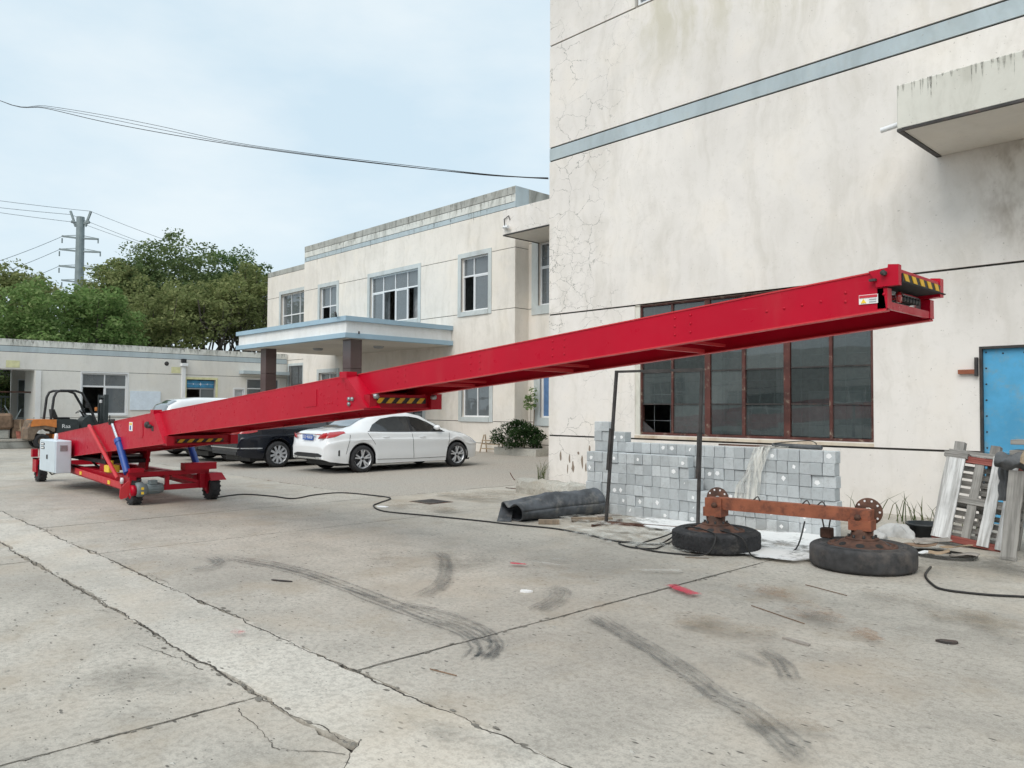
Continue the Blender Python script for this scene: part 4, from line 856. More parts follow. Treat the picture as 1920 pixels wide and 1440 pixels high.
def ind_wheel(x, y, r, name='wheel', fork=True):
    """solid industrial tyre on a red fork"""
    tw = .075; prof = [(r*.55, -tw), (r*.9, -tw), (r, -tw*.7), (r, tw*.7), (r*.9, tw), (r*.55, tw)]
    b = MB().lathe(prof, (x, y, r), 'y', 30, smooth=False, close=True)
    for q in range(18):
        t = 2*math.pi*q/18
        for sgn in (-1, 1):
            cx, cz = x+(r+.003)*math.cos(t+sgn*.06), r+(r+.003)*math.sin(t+sgn*.06); d = Vector((-math.sin(t), 0, math.cos(t)))
            b.bar((cx-d.x*.012, y+sgn*tw*.15, cz-d.z*.012), (cx+d.x*.02, y+sgn*tw*.98, cz+d.z*.02), .03, .014, (math.cos(t), 0, math.sin(t)))
    ob_ = b.build(name, 'tyre', cv); MB().lathe([(0, -tw*.6), (r*.5, -tw*.6), (r*.56, -tw*.9), (r*.56, tw*.9), (r*.5, tw*.6), (0, tw*.6)], (x, y, r), 'y', 20).build('hub', 'red_chassis', ob_)
    return ob_
for x, y, r in ((-13.02, 4.24, .20), (-12.96, 5.44, .205), (-18.25, 4.12, .215), (-18.25, 5.36, .215)): ind_wheel(x, y, r)
fk = MB().prism([(-13.12, .44), (-12.80, .44), (-12.74, .36), (-12.82, .33), (-12.88, .30), (-12.90, .15), (-13.02, .15), (-13.12, .3)], 5.335, 5.35).box(-13.1, -12.85, 5.34, 5.56, .425, .445).add([(-12.85, 5.33, .445), (-12.85, 5.57, .445), (-12.73, 5.60, .33), (-12.73, 5.33, .33)], [(0, 1, 2, 3)])
fk.build('wheel_fork', 'red_chassis', cv)
fk = MB().box(-18.4, -18.1, 4.0, 4.03, .2, .48).box(-18.4, -18.1, 4.0, 4.25, .46, .48).box(-18.45, -18.33, 3.98, 4.08, .50, .66).box(-18.1, -17.98, 4.05, 4.2, .52, .68).prism([(-18.45, .48), (-18.1, .48), (-18.1, .36), (-18.3, .36)], 4.03, 4.045); fk.build('wheel_fork', 'red_chassis', cv)
# drive motor with red guard at the near front wheel
DX = -12.86
MB().lathe([(0, 0), (.10, 0), (.115, .02), (.115, .10), (.09, .13), (.09, .16), (0, .16)], (DX, 4.20, .245), 'y', 24).build('gearbox', 'motor_grey', cv)
m_ = MB().lathe([(0, 0), (.075, 0), (.08, .01), (.08, .21), (.07, .25), (0, .26)], (DX, 4.36, .255), 'y', 24)
for q in range(14):
    t = 2*math.pi*q/14; m_.bar((DX+.08*math.cos(t), 4.38, .255+.08*math.sin(t)), (DX+.08*math.cos(t), 4.56, .255+.08*math.sin(t)), .006, .014, (math.cos(t), 0, math.sin(t)))
mo = m_.build('drive_motor', 'motor_grey', cv); MB().cbox(DX-.05, DX+.07, 4.40, 4.51, .32, .385, .006).build('terminal_box', 'motor_grey', mo)
MB().lathe([(0, -.07), (.085, -.07), (.085, 0), (0, 0)], (DX, 4.20, .235), 'y', 24).build('wheel_drive_cover', 'red_paint', cv)
MB().prism([(3.98, .15), (4.0, .11), (4.09, .13), (4.125, .20), (4.135, .39), (4.10, .385), (4.0, .29), (3.985, .25)], -12.90, -12.885, 'x').build('wheel_guard', 'red_pale', cv)
for z in (.20, .27): MB().box(-12.744, -12.741, 4.25, 4.29, z-.02, z+.02).build('yellow_sticker', 'sticker_yellow', cv)
MB().lathe([(.05, 0), (.05, -.03), (0, -.04)], (-13.2, 4.12, .37), 'y', 14).build('side_lamp', 'white_lens', cv)
# control cabinet
cb = MB().cbox(-17.06, -15.95, 3.83, 4.09, .32, .91, .012).build('control_cabinet', 'cabinet', cv); cb['label'] = 'pale blue-grey steel control cabinet'
MB().box(-17.04, -15.97, 3.822, 3.832, .335, .895).build('cabinet_door', 'cabinet', cb)
for z in (.83, .76): MB().box(-16.93, -16.70, 3.815, 3.823, z-.022, z+.022).build('gauge', 'hazard_black', cb); MB().box(-16.90, -16.73, 3.811, 3.816, z-.012, z+.012).build('gauge_window', 'white_paper', cb)
MB().box(-16.50, -16.46, 3.805, 3.823, .56, .64).build('door_handle', 'dark_steel', cb)
MB().box(-15.951, -15.943, 3.90, 4.02, .72, .83).build('vent_grille', 'cabinet_grey', cb)
vb = MB()
for z in np.arange(.735, .825, .018): vb.box(-15.944, -15.94, 3.905, 4.015, z, z+.008)
build_each(vb, 'vent_slat', 'steel_grey', cb)
MB().lathe([(.035, 0), (.035, .07), (.03, .075), (.03, .12), (0, .13)], (-16.35, 3.93, .91), 'z', 14).build('signal_lamp', 'white_lens', cb)
MB().tube([(-17.0, 3.95, .33), (-16.7, 3.95, .25), (-16.5, 3.92, .27), (-16.2, 3.95, .32)], .012, 6).build('cabinet_cable', 'cable_black', cv)
# ================================================================== CARS
def catmull(pts, per=3):
    out_ = []; n = len(pts)
    for i in range(n-1):
        p0, p1, p2, p3 = pts[max(i-1, 0)], pts[i], pts[i+1], pts[min(i+2, n-1)]
        for q in range(per):
            t = q/per; out_.append(tuple(.5*(2*p1[k]+(p2[k]-p0[k])*t+(2*p0[k]-5*p1[k]+4*p2[k]-p3[k])*t*t+(3*p1[k]-p0[k]-3*p2[k]+p3[k])*t**3) for k in (0, 1)))
    out_.append(pts[-1]); return out_
def interp(tab, y):
    if y <= tab[0][0]: return tab[0][1]
    for (a, va), (b_, vb) in zip(tab, tab[1:]):
        if y <= b_:
            t = (y-a)/(b_-a); t = t*t*(3-2*t)*.35+t*.65; return va+(vb-va)*t
    return tab[-1][1]
class Car:
    """Body lofted from cross sections; local y runs from the rear bumper (0) to the nose (L), x is half width, z up."""
    def __init__(s, L, W, top, belt, roofw, plan, sill, axles, wr, arch, cabin):
        s.__dict__.update(locals())
    def low(s, y):
        z = interp(s.sill, y)
        for a in s.axles:
            d = abs(y-a)
            if d < s.arch: z = max(z, s.wr+math.sqrt(s.arch**2-d*d))
        return z
    def sec(s, y):
        b = s.W/2*interp(s.plan, y); ztop = interp(s.top, y); zb = min(interp(s.belt, y), ztop-.07); zl = min(s.low(y), zb-.12); c = min(1, max(0, (ztop-interp(s.belt, y))/.36)); r = s.roofw*b/(s.W/2)
        zm = max(zl+.05, .56); zm2 = max(zm+.04, zb-.16)
        p = [(b*.955, zl), (b*.985, zl+(zm-zl)*.5), (b*.988, zm), (b*1.002, zm2-.012), (b*.982, zm2+.03), (b*.955, zb-.012)]
        hood = [(b*.90, zb+.30*(ztop-zb)), (b*.80, zb+.72*(ztop-zb)), (b*.58, zb+.92*(ztop-zb)), (b*.30, ztop-.004), (0, ztop)]
        h_ = ztop-zb; cab = [(b*.915, zb+.02), (r+(b*.915-r)*.42, zb+.52*h_), (r, zb+.88*h_), (r*.72, ztop-.012), (0, ztop)]
        p += [tuple(hood[i][k]*(1-c)+cab[i][k]*c for k in (0, 1)) for i in range(5)]
        return catmull(p, 3)
    def ys(s):
        y = set(np.round(np.arange(.0, s.L+.001, .06), 3))
        for a in s.axles:
            for t in np.linspace(-1, 1, 19): y.add(round(a+s.arch*t, 4))
        return sorted(v for v in y if 0 <= v <= s.L)
    def sx(s, y, z):
        P = s.sec(y)
        for a, b_ in zip(P, P[1:]):
            if min(a[1], b_[1]) <= z <= max(a[1], b_[1]) and abs(b_[1]-a[1]) > 1e-6:
                t = (z-a[1])/(b_[1]-a[1]); return a[0]+(b_[0]-a[0])*t
        return P[0][0]
    def tz(s, y, x):
        P = s.sec(y)[::-1]
        for a, b_ in zip(P, P[1:]):
            if a[0] <= x <= b_[0]: return a[1]+(b_[1]-a[1])*(x-a[0])/max(1e-6, b_[0]-a[0])
        return P[0][1]
def build_car(car, name, label, cat_, loc, paint, opt):
    o = thing(name, label, cat_, loc); Lx = Vector(loc)
    def put(b, nm, m, par=None, lab=None):
        ob_ = bpy.data.objects.new(nm, b.mesh(nm, m)); col.objects.link(ob_); ob_.parent = par or o
        if lab: ob_['label'] = lab
        return ob_
    Y = car.ys(); secs_ = [car.sec(y) for y in Y]; b = MB()
    for sg in (1, -1): b.grid([[(sg*p[0], y, p[1]) for p in S_] for y, S_ in zip(Y, secs_)])
    for k_, y in ((0, Y[0]), (-1, Y[-1])):
        S_ = secs_[k_]; ring = [(p[0], y, p[1]) for p in S_]+[(-p[0], y, p[1]) for p in S_[::-1][1:]]; b.add(ring, [tuple(range(len(ring)))])
    body = put(b, 'body', paint)
    put(MB().box(-car.W*.38, car.W*.38, .35, car.L-.35, .17, .30), 'underbody', 'black_plastic')
    for a in car.axles:
        for sg in (1, -1):
            lin = MB(); P = [[(sg*x_, a+car.arch*.99*math.cos(t), car.wr+car.arch*.99*math.sin(t)) for x_ in (car.W/2*.97, car.W/2-.30)] for t in np.linspace(-.35, math.pi+.35, 16)]; lin.grid(P)
            lin.box(min(sg*(car.W/2-.30), sg*(car.W/2-.29)), max(sg*(car.W/2-.30), sg*(car.W/2-.29)), a-.36, a+.36, .2, .75); put(lin, 'wheel_arch_liner', 'black_plastic')
    def strip(lo, hi, y0, y1, nm, m, n=16, k_=5, off=.006, lab=None, par=None, sides=(1, -1)):
        out__ = []
        for sg in sides:
            g_ = MB(); G_ = []
            for i in range(n+1):
                y = y0+(y1-y0)*i/n; a, c = lo(y), hi(y); c = max(c, a+.001); G_.append([(sg*(car.sx(y, a+(c-a)*j/k_)+off), y, a+(c-a)*j/k_) for j in range(k_+1)])
            g_.grid(G_); out__.append(put(g_, nm, m, par or body, lab))
        return out__
    def tab(t): return lambda y: interp(t, y)
    for (lo, hi, y0, y1, nm, m) in opt.get('strips', []): strip(tab(lo), tab(hi), y0, y1, nm, m)
    for (y0, y1, xw, nm, m) in opt.get('tops', []):
        g_ = MB(); n = 10; G_ = []
        for i in range(n+1):
            y = y0+(y1-y0)*i/n; xx = interp(xw, y); G_.append([(xx*j/6, y-.002*(1 if y1 < car.L/2 else -1), car.tz(y, abs(xx*j/6))+.007) for j in range(-6, 7)])
        put(g_.grid(G_), nm, m, body)
    for (y0, y1, z0, z1, off) in opt.get('seams', []):   # door gaps
        for sg in (1, -1):
            pts = [(sg*(car.sx(y0+(y1-y0)*i/14, z0+(z1-z0)*i/14)+off), y0+(y1-y0)*i/14, z0+(z1-z0)*i/14) for i in range(15)]; put(MB().tube(pts, .0045, 5), 'door_gap', 'hazard_black', body)
    for (y, z) in opt.get('handles', []):
        for sg in (1, -1):
            x_ = car.sx(y, z); put(MB().tube([(sg*(x_-.01), y-.10, z), (sg*(x_+.022), y-.07, z), (sg*(x_+.025), y+.06, z+.004), (sg*(x_-.01), y+.09, z+.004)], .011, 8), 'door_handle', paint if opt.get('hand_paint', 1) else 'chrome', body)
    if 'mirror' in opt:
        y, z = opt['mirror']
        for sg in (1, -1):
            x_ = car.sx(y, z); mm = MB().lathe([(0, -.07), (.05, -.06), (.075, -.01), (.075, .03), (.05, .06), (0, .065)], (0, 0, 0), 'y', 12).xf(lambda v: Vector((sg*(x_+.10)+v.x*1.35*sg, y+v.y, z+.05+v.z*.85)))
            mr = put(mm, 'mirror', paint, body); put(MB().tube([(sg*(x_-.03), y, z), (sg*(x_+.07), y, z+.03)], .018, 6), 'mirror_arm', 'black_plastic', mr)
    for a in car.axles:
        for sg in (1, -1):
            xo = sg*(car.W/2-.015); r = car.wr; tw = .215
            P = [(r*.70, 0), (r*.86, -.004), (r*.96, .012), (r, .05), (r, tw-.05), (r*.96, tw-.012), (r*.70, tw)]
            tm = MB().lathe([(pr, -sg*pa) for pr, pa in P], (xo, a, r), 'x', 36); wo = put(tm, 'wheel', 'tyre')
            rim = MB().lathe([(r*.705, -sg*.0), (r*.68, -sg*.012), (r*.64, -sg*.03), (r*.63, -sg*.17)], (xo, a, r), 'x', 36).lathe([(0, -sg*.028), (.055, -sg*.022), (.062, -sg*.04)], (xo, a, r), 'x', 20)
            ns_ = opt.get('spokes', 5); dbl = opt.get('double', True)
            for q in range(ns_):
                for dl in ((-.16, .16) if dbl else (0,)):
                    t = 2*math.pi*(q+.25)/ns_; t1 = t+dl*.35; t2 = t+dl*1.15
                    rim.bar((xo-sg*.036, a+.05*math.cos(t1), r+.05*math.sin(t1)), (xo-sg*.018, a+r*.66*math.cos(t2), r+r*.66*math.sin(t2)), .032 if dbl else .055, .03, (1, 0, 0))
            put(rim, 'rim', 'rim_alloy', wo); put(MB().lathe([(0, -sg*.09), (r*.60, -sg*.09)], (xo, a, r), 'x', 24), 'brake_disc', 'rim_dark', wo)
            put(MB().lathe([(0, -sg*.012), (.03, -sg*.014), (.034, -sg*.03)], (xo, a, r), 'x', 16), 'hub_cap', 'rim_dark', wo)
    for fn in opt.get('extra', []): fn(put, o, body, car)
    return o
# --- white saloon
SED = Car(4.78, 1.81,
    [(0, .62), (.03, .90), (.10, .975), (.30, 1.02), (.55, 1.045), (.80, 1.10), (1.15, 1.27), (1.55, 1.405), (2.0, 1.445), (2.45, 1.44), (2.85, 1.37), (3.2, 1.22), (3.6, 1.035), (3.75, .985), (4.2, .91), (4.55, .80), (4.72, .66), (4.78, .52)],
    [(0, .86), (.5, .93), (1.2, .945), (2.5, .925), (3.6, .90), (4.2, .80), (4.78, .6)], .56,
    [(0, .80), (.05, .885), (.20, .955), (.55, .99), (1.2, 1), (3.5, 1), (4.1, .97), (4.45, .90), (4.65, .80), (4.74, .68), (4.78, .6)],
    [(0, .33), (.12, .28), (.5, .23), (1, .20), (3.9, .19), (4.3, .22), (4.6, .24), (4.78, .30)], (.96, 3.86), .325, .375, None)
GREY = 'trim_dark'
def sed_extra(put, o, body, car):
    # boot lid lip, plate, diffuser, lamps
    pl = put(MB().box(-.235, .235, -.012, -.003, .775, .90), 'number_plate', 'plate_blue', body)
    me = text_mesh('苏E·90838', .105); me.transform(frame_mat((0, -.0145, .836), (1, 0, 0), (0, 0, 1))); me.materials.clear(); me.materials.append(MATS['white_paint'])
    tx = bpy.data.objects.new('plate_text', me); col.objects.link(tx); tx.parent = pl
    put(MB().box(-.33, .33, -.018, .01, .905, .922), 'boot_lip', 'chrome', body)
    put(MB().prism([(-.56, .35), (.56, .35), (.64, .43), (.48, .47), (-.48, .47), (-.64, .43)], -.018, .12), 'diffuser', 'black_plastic', body)
    for sg in (1, -1): put(MB().prism([(sg*.42, .345), (sg*.62, .355), (sg*.60, .395), (sg*.42, .385)][::sg], -.04, .1), 'exhaust_trim', 'chrome', body)
    put(MB().prism([(-.40, .345), (.40, .345), (.40, .375), (-.40, .375)], -.034, .1), 'bumper_strip', 'chrome', body)
    for sg in (1, -1):
        G_ = []   # tail lamp on the rear face, wrapping to the flank
        for i in range(9):
            t = i/8; x_ = .50+.26*t; yy = -.004+.075*t**2.2; lo, hi = .80+.03*t-.0*t, .845+.115*t**.7
            G_.append([(sg*x_, yy-.012*math.sin(math.pi*j/4)-.004, lo+(hi-lo)*j/4) for j in range(5)])
        put(MB().grid(G_), 'tail_lamp', 'tail_red', body)
ST = [([(.03, .82), (.20, .85), (.45, .93), (.62, .965)], [(.03, .93), (.20, .965), (.42, .985), (.62, .975)], .045, .50, 'tail_lamp', 'tail_red'),
      ([(1.18, .985), (2.0, .965), (2.42, .96)], [(1.18, 1.0), (1.36, 1.15), (1.62, 1.275), (2.0, 1.325), (2.42, 1.328)], 1.18, 2.38, 'side_window', 'glass_car'),
      ([(2.42, .96), (3.0, .95), (3.42, .945)], [(2.42, 1.328), (2.7, 1.29), (3.0, 1.19), (3.42, .965)], 2.46, 3.42, 'side_window', 'glass_car'),
      ([(1.1, .967), (2.0, .945), (3.5, .925)], [(1.1, .983), (2.0, .961), (3.5, .941)], 1.12, 3.46, 'window_trim', 'trim_dark'),
      ([(2.38, .96), (2.47, .96)], [(2.38, 1.327), (2.47, 1.322)], 2.38, 2.465, 'door_pillar', 'black_plastic'),
      ([(4.38, .66), (4.7, .6)], [(4.38, .78), (4.62, .70), (4.7, .62)], 4.38, 4.66, 'head_lamp', 'white_lens'),
      ([(.25, .42), (.45, .40)], [(.25, .52), (.45, .60)], .30, .34, 'bumper_slot', 'black_plastic')]
TOPS = [(.62, 1.42, [(.62, .50), (1.42, .46)], 'rear_window', 'glass_car_rear'), (2.88, 3.66, [(2.88, .50), (3.66, .62)], 'windshield', 'glass_car')]
SEAM = [(2.45, 2.40, .30, .93, .003), (3.52, 3.60, .30, .90, .003), (1.30, 1.10, .66, .93, .003), (1.30, 2.42, .30, .28, .003), (2.42, 3.52, .28, .28, .003), (.50, .62, .45, .90, .003)]
build_car(SED, 'white_sedan', 'white saloon car with red tail lamps, nearest of the parked cars', 'car', (-16.72, 9.32, 0), 'carpaint_white',
          dict(strips=ST, tops=TOPS, seams=SEAM, handles=[(1.62, .83), (2.72, .815)], mirror=(3.18, .99), spokes=5, extra=[sed_extra]))
# --- black saloon
BLK = Car(4.93, 1.87,
    [(0, .66), (.04, .95), (.12, 1.05), (.32, 1.09), (.55, 1.11), (.85, 1.18), (1.25, 1.34), (1.7, 1.45), (2.2, 1.485), (2.6, 1.475), (3.0, 1.40), (3.35, 1.25), (3.75, 1.07), (4.2, .97), (4.65, .86), (4.85, .72), (4.93, .55)],
    [(0, .90), (.5, .97), (1.2, .985), (2.5, .965), (3.6, .94), (4.3, .86), (4.93, .62)], .58, SED.plan[:4]+[(1.2, 1), (3.6, 1), (4.25, .97), (4.6, .90), (4.8, .80), (4.93, .6)],
    [(0, .34), (.12, .28), (.5, .24), (1, .21), (4.0, .2), (4.93, .28)], (1.02, 3.86), .335, .385, None)
def blk_extra(put, o, body, car):
    for sg in (1, -1):
        G_ = [[(sg*(.42+.36*i/8), -.006+.08*(i/8)**2.2-.01*math.sin(math.pi*j/4), .86+.02*i/8+(.13)*j/4) for j in range(5)] for i in range(9)]; put(MB().grid(G_), 'tail_lamp', 'tail_red', body)
    put(MB().box(-.80, .80, -.016, .03, .50, .525), 'bumper_chrome', 'chrome', body); put(MB().box(-.235, .235, -.012, -.003, .66, .78), 'number_plate', 'plate_blue', body)
    put(MB().prism([(-.7, .34), (.7, .34), (.72, .42), (-.72, .42)], -.012, .1), 'bumper_lower', 'black_plastic', body)
sc_y = lambda T_, k_=1.03, dz=.04: [(y*k_, z+dz) for y, z in T_]
ST2 = [(sc_y(a), sc_y(c), y0*1.03, y1*1.03, nm, m) for a, c, y0, y1, nm, m in ST[:5] if nm != 'tail_lamp']+[([(.03, .87), (.3, .89), (.5, .93)], [(.03, 1.0), (.3, 1.02), (.5, 1.0)], .045, .46, 'tail_lamp', 'tail_red'), ([(.0, .50), (.6, .49)], [(.0, .525), (.6, .515)], .05, .58, 'bumper_chrome', 'chrome')]
build_car(BLK, 'black_sedan', 'black saloon car with silver wheels beside the white saloon', 'car', (-19.48, 8.50, 0), 'carpaint_black',
          dict(strips=ST2, tops=[(.64, 1.46, [(.64, .50), (1.46, .48)], 'rear_window', 'glass_car_rear'), (2.96, 3.76, [(2.96, .50), (3.76, .62)], 'windshield', 'glass_car')], seams=[(2.52, 2.47, .3, .95, .003), (3.6, 3.7, .3, .93, .003), (1.36, 1.16, .68, .95, .003)],
               handles=[(1.68, .87), (2.8, .855)], mirror=(3.26, 1.03), spokes=10, double=False, hand_paint=0, extra=[blk_extra]))
# --- dark grey suv
SUV = Car(4.68, 1.86, [(0, .70), (.03, 1.0), (.10, 1.12), (.22, 1.30), (.5, 1.52), (.9, 1.62), (1.5, 1.66), (2.3, 1.655), (2.75, 1.58), (3.1, 1.42), (3.5, 1.18), (3.9, 1.09), (4.4, .98), (4.6, .82), (4.68, .6)],
    [(0, .98), (.5, 1.04), (1.2, 1.05), (2.5, 1.03), (3.5, 1.0), (4.2, .92), (4.68, .7)], .60, [(0, .82), (.05, .90), (.2, .96), (.6, 1), (3.6, 1), (4.1, .96), (4.45, .88), (4.68, .65)], [(0, .38), (.5, .28), (1, .24), (4.2, .24), (4.68, .34)], (.98, 3.72), .35, .41, None)
def suv_extra(put, o, body, car):
    for sg in (1, -1):
        put(MB().prism([(sg*.36, .40), (sg*.66, .41), (sg*.70, .455), (sg*.34, .45)][::sg], -.03, .1), 'exhaust_trim', 'chrome', body)
        put(MB().grid([[(sg*(.45+.34*i/8), -.006+.06*(i/8)**2-.01*math.sin(math.pi*j/4), .93+.12*j/4) for j in range(5)] for i in range(9)]), 'tail_lamp', 'tail_red', body)
    put(MB().prism([(-.75, .36), (.75, .36), (.8, .52), (-.8, .52)], -.01, .1), 'bumper_lower', 'black_plastic', body); put(MB().box(-.2, .2, -.012, .05, .55, .58), 'bumper_chrome', 'chrome', body)
STS = [([(.55, 1.10), (2.0, 1.07), (3.4, 1.05)], [(.55, 1.18), (.9, 1.46), (1.5, 1.52), (2.4, 1.51), (2.9, 1.38), (3.4, 1.08)], .6, 3.36, 'side_window', 'glass_car')]
TPS = [(.14, .50, [(.14, .60), (.5, .52)], 'rear_window', 'glass_car_rear'), (2.8, 3.5, [(2.8, .52), (3.5, .65)], 'windshield', 'glass_car')]
build_car(SUV, 'grey_suv', 'dark grey car whose rear bumper shows below the conveyor boom', 'car', (-22.3, 8.62, 0), 'carpaint_grey', dict(strips=STS, tops=TPS, mirror=(3.1, 1.1), extra=[suv_extra]))
# --- white van-like car, roof visible above the boom
VAN = Car(4.9, 1.9, [(0, .75), (.03, 1.1), (.10, 1.35), (.25, 1.62), (.6, 1.78), (1.2, 1.84), (2.4, 1.84), (3.0, 1.74), (3.5, 1.48), (3.95, 1.20), (4.3, 1.06), (4.7, .92), (4.84, .8), (4.9, .6)],
    [(0, 1.05), (1, 1.1), (3, 1.06), (4.0, 1.0), (4.9, .7)], .64, [(0, .85), (.1, .93), (.3, 1), (3.8, 1), (4.4, .95), (4.7, .86), (4.9, .65)], [(0, .4), (.5, .3), (4.3, .26), (4.9, .36)], (1.0, 3.95), .34, .40, None)
build_car(VAN, 'white_van', 'white people carrier parked beyond, only its roof above the conveyor', 'van', (-25.15, 8.7, 0), 'carpaint_white',
          dict(strips=[([(.5, 1.16), (2, 1.13), (3.9, 1.08)], [(.5, 1.3), (.8, 1.58), (1.5, 1.66), (2.8, 1.6), (3.4, 1.4), (3.9, 1.12)], .55, 3.85, 'side_window', 'glass_car')], tops=[(.10, .5, [(.1, .62), (.5, .56)], 'rear_window', 'glass_car_rear'), (3.05, 3.9, [(3.05, .56), (3.9, .7)], 'windshield', 'glass_car')], mirror=(3.5, 1.2)))

# ================================================================== FORKLIFT (side on, mast towards +y)
FX, FY = -32.35, 6.75
fl = thing('forklift', 'old orange counterbalance forklift with black overhead guard and raised mast', 'forklift', (FX, FY, 0))
def fput(b, nm, m, par=None):
    ob_ = bpy.data.objects.new(nm, b.mesh(nm, m)); col.objects.link(ob_); ob_.parent = par or fl; return ob_
fput(MB().prism([(.0, .35), (.0, .72), (.06, .80), (.10, .98), (.16, 1.04), (.86, 1.04), (.86, .62), (.80, .60), (.66, .70), (.50, .72), (.34, .66), (.24, .52), (.20, .35)], -.52, .52, 'x'), 'counterweight', 'forklift_mud')
fput(MB().prism([(.09, .80), (.12, 1.0), (.18, 1.055), (.90, 1.055), (.90, .76), (.55, .84), (.3, .82)], -.545, .545, 'x'), 'rear_cowl', 'forklift_orange')
fput(MB().prism([(.91, .50), (.91, 1.02), (.95, 1.06), (1.55, 1.06), (1.62, 1.0), (1.66, .62), (1.66, .45)], -.50, .50, 'x'), 'battery_box', 'forklift_dark')
fput(MB().prism([(.80, .28), (.80, .52), (2.5, .52), (2.5, .28)], -.52, .52, 'x'), 'chassis', 'forklift_orange')
fput(MB().cbox(-.25, .25, .95, 1.42, 1.06, 1.13, .03), 'seat', 'black_plastic'); fput(MB().prism([(.86, 1.10), (1.02, 1.10), (.96, 1.25), (.90, 1.42), (.82, 1.42)], -.24, .24, 'x'), 'backrest', 'black_plastic')
for sg in (-1, 1):
    fput(MB().tube([(sg*.50, .72, 1.04), (sg*.50, .80, 1.85), (sg*.50, .88, 2.04), (sg*.50, 1.02, 2.10), (sg*.50, 1.50, 2.10), (sg*.50, 1.72, 2.02), (sg*.50, 1.95, 1.6), (sg*.50, 2.28, .80), (sg*.50, 2.34, .52)], .045, 8), 'guard_post', 'black_plastic')
gb = MB()
for y in np.arange(.95, 1.7, .13): gb.bar((-.48, y, 2.10), (.48, y, 2.10), .03, .03)
[setattr(o_, 'location', (0, 0, 0)) for o_ in build_each(gb, 'roof_bar', 'black_plastic', fl)]
ms = MB()
for sg in (-1, 1): ms.box(sg*.36-.05, sg*.36+.05, 2.52, 2.66, .12, 1.98).box(sg*.27-.04, sg*.27+.04, 2.56, 2.68, .12, 1.94)
ms.box(-.38, .38, 2.54, 2.64, 1.86, 1.95).box(-.38, .38, 2.54, 2.64, .9, 1.0).tube([(0, 2.55, .2), (0, 2.55, 1.7)], .05, 10).tube([(.18, 2.55, .2), (.18, 2.55, 1.8)], .03, 8)
fput(ms, 'mast', 'forklift_dark'); fput(MB().box(-.46, .46, 2.69, 2.73, .35, .42).box(-.46, .46, 2.69, 2.73, .75, .82).box(-.46, -.40, 2.70, 2.72, .3, 1.2).box(.40, .46, 2.70, 2.72, .3, 1.2).box(-.1, -.06, 2.70, 2.72, .4, 1.2).box(.06, .1, 2.70, 2.72, .4, 1.2), 'fork_carriage', 'forklift_dark')
for sg in (-1, 1): fput(MB().prism([(2.735, .06), (2.735, .85), (2.78, .85), (2.79, .12), (3.75, .075), (3.75, .055)], sg*.28-.055, sg*.28+.055, 'x'), 'fork', 'dark_steel')
fput(MB().prism([(1.70, .50), (1.78, 1.0), (2.02, 1.22), (2.16, 1.18), (2.36, .85), (2.48, .55)], -.40, .40, 'x'), 'front_cowl', 'forklift_dark')
fput(MB().tube([(0, 2.02, 1.0), (0, 1.82, 1.34)], .03, 8), 'steering_column', 'black_plastic'); sw = MB().lathe([(.17, -.012), (.185, 0), (.17, .012), (.155, 0)], (0, 0, 0), 'z', 20, close=True).bar((-.16, 0, 0), (.16, 0, 0), .025, .015); sw.xf(lambda v: Vector((v.x, 1.80+v.y*.84-v.z*.5, 1.36+v.y*.5+v.z*.84))); fput(sw, 'steering_wheel', 'black_plastic')
fput(MB().tube([(.53, 1.9, 1.55), (.60, 1.88, 1.55)], .012, 6).cbox(.58, .62, 1.82, 1.92, 1.48, 1.64, .01), 'mirror', 'black_plastic'); fput(MB().cbox(.47, .55, 2.16, 2.24, 1.36, 1.50, .01), 'side_lamp', 'forklift_orange'); fput(MB().cbox(-.08, .08, 2.48, 2.54, 1.66, 1.78, .01), 'work_lamp', 'white_lens')
for y, r, x_ in ((.46, .27, .44), (2.15, .33, .46)):
    for sg in (-1, 1):
        wo = fput(MB().lathe([(r*.5, -.09), (r*.92, -.09), (r, -.06), (r, .06), (r*.92, .09), (r*.5, .09)], (sg*x_, y, r), 'x', 26, close=True), 'wheel', 'tyre'); fput(MB().lathe([(0, sg*.05), (r*.3, sg*.06), (r*.52, sg*.085)], (sg*x_, y, r), 'x', 20), 'rim', 'forklift_mud', wo)
me = text_mesh('Raa', .20); me.transform(Matrix.Shear('XZ', 4, (0, 0))); me.transform(frame_mat((.503, 1.22, .80), (0, 1, 0), (0, 0, 1))); me.materials.clear(); me.materials.append(MATS['white_paint']); t_ = bpy.data.objects.new('lettering', me); col.objects.link(t_); t_.parent = fl
# ================================================================== CONCRETE CUBES IN TWO STACKS
B_ = .148; P_ = .150
def cube_mesh(): return MB().cbox(-B_/2, B_/2, -B_/2, B_/2, 0, B_, .006).mesh('concrete_cube', 'concrete_block')
cubes = [cube_mesh()]
for q in range(5):
    b = MB().cbox(-B_/2, B_/2, -B_/2, B_/2, 0, B_, .006); b.v = [(x+random.uniform(-.003, .003), y+random.uniform(-.003, .003), z) for x, y, z in b.v]; cubes.append(b.mesh('concrete_cube', 'concrete_block'))
def patch_mesh():
    n = random.choice((4, 4, 5, 6)); t0 = random.uniform(0, 1.5); r = random.uniform(.026, .038)
    return MB().add([(r*random.uniform(.8, 1.2)*math.cos(t0+6.283*q/n), -B_/2-.0012, r*random.uniform(.8, 1.2)*math.sin(t0+6.283*q/n)) for q in range(n)], [tuple(range(n-1, -1, -1))]).mesh('paper_patch', 'white_paper')
patches = [patch_mesh() for _ in range(8)]
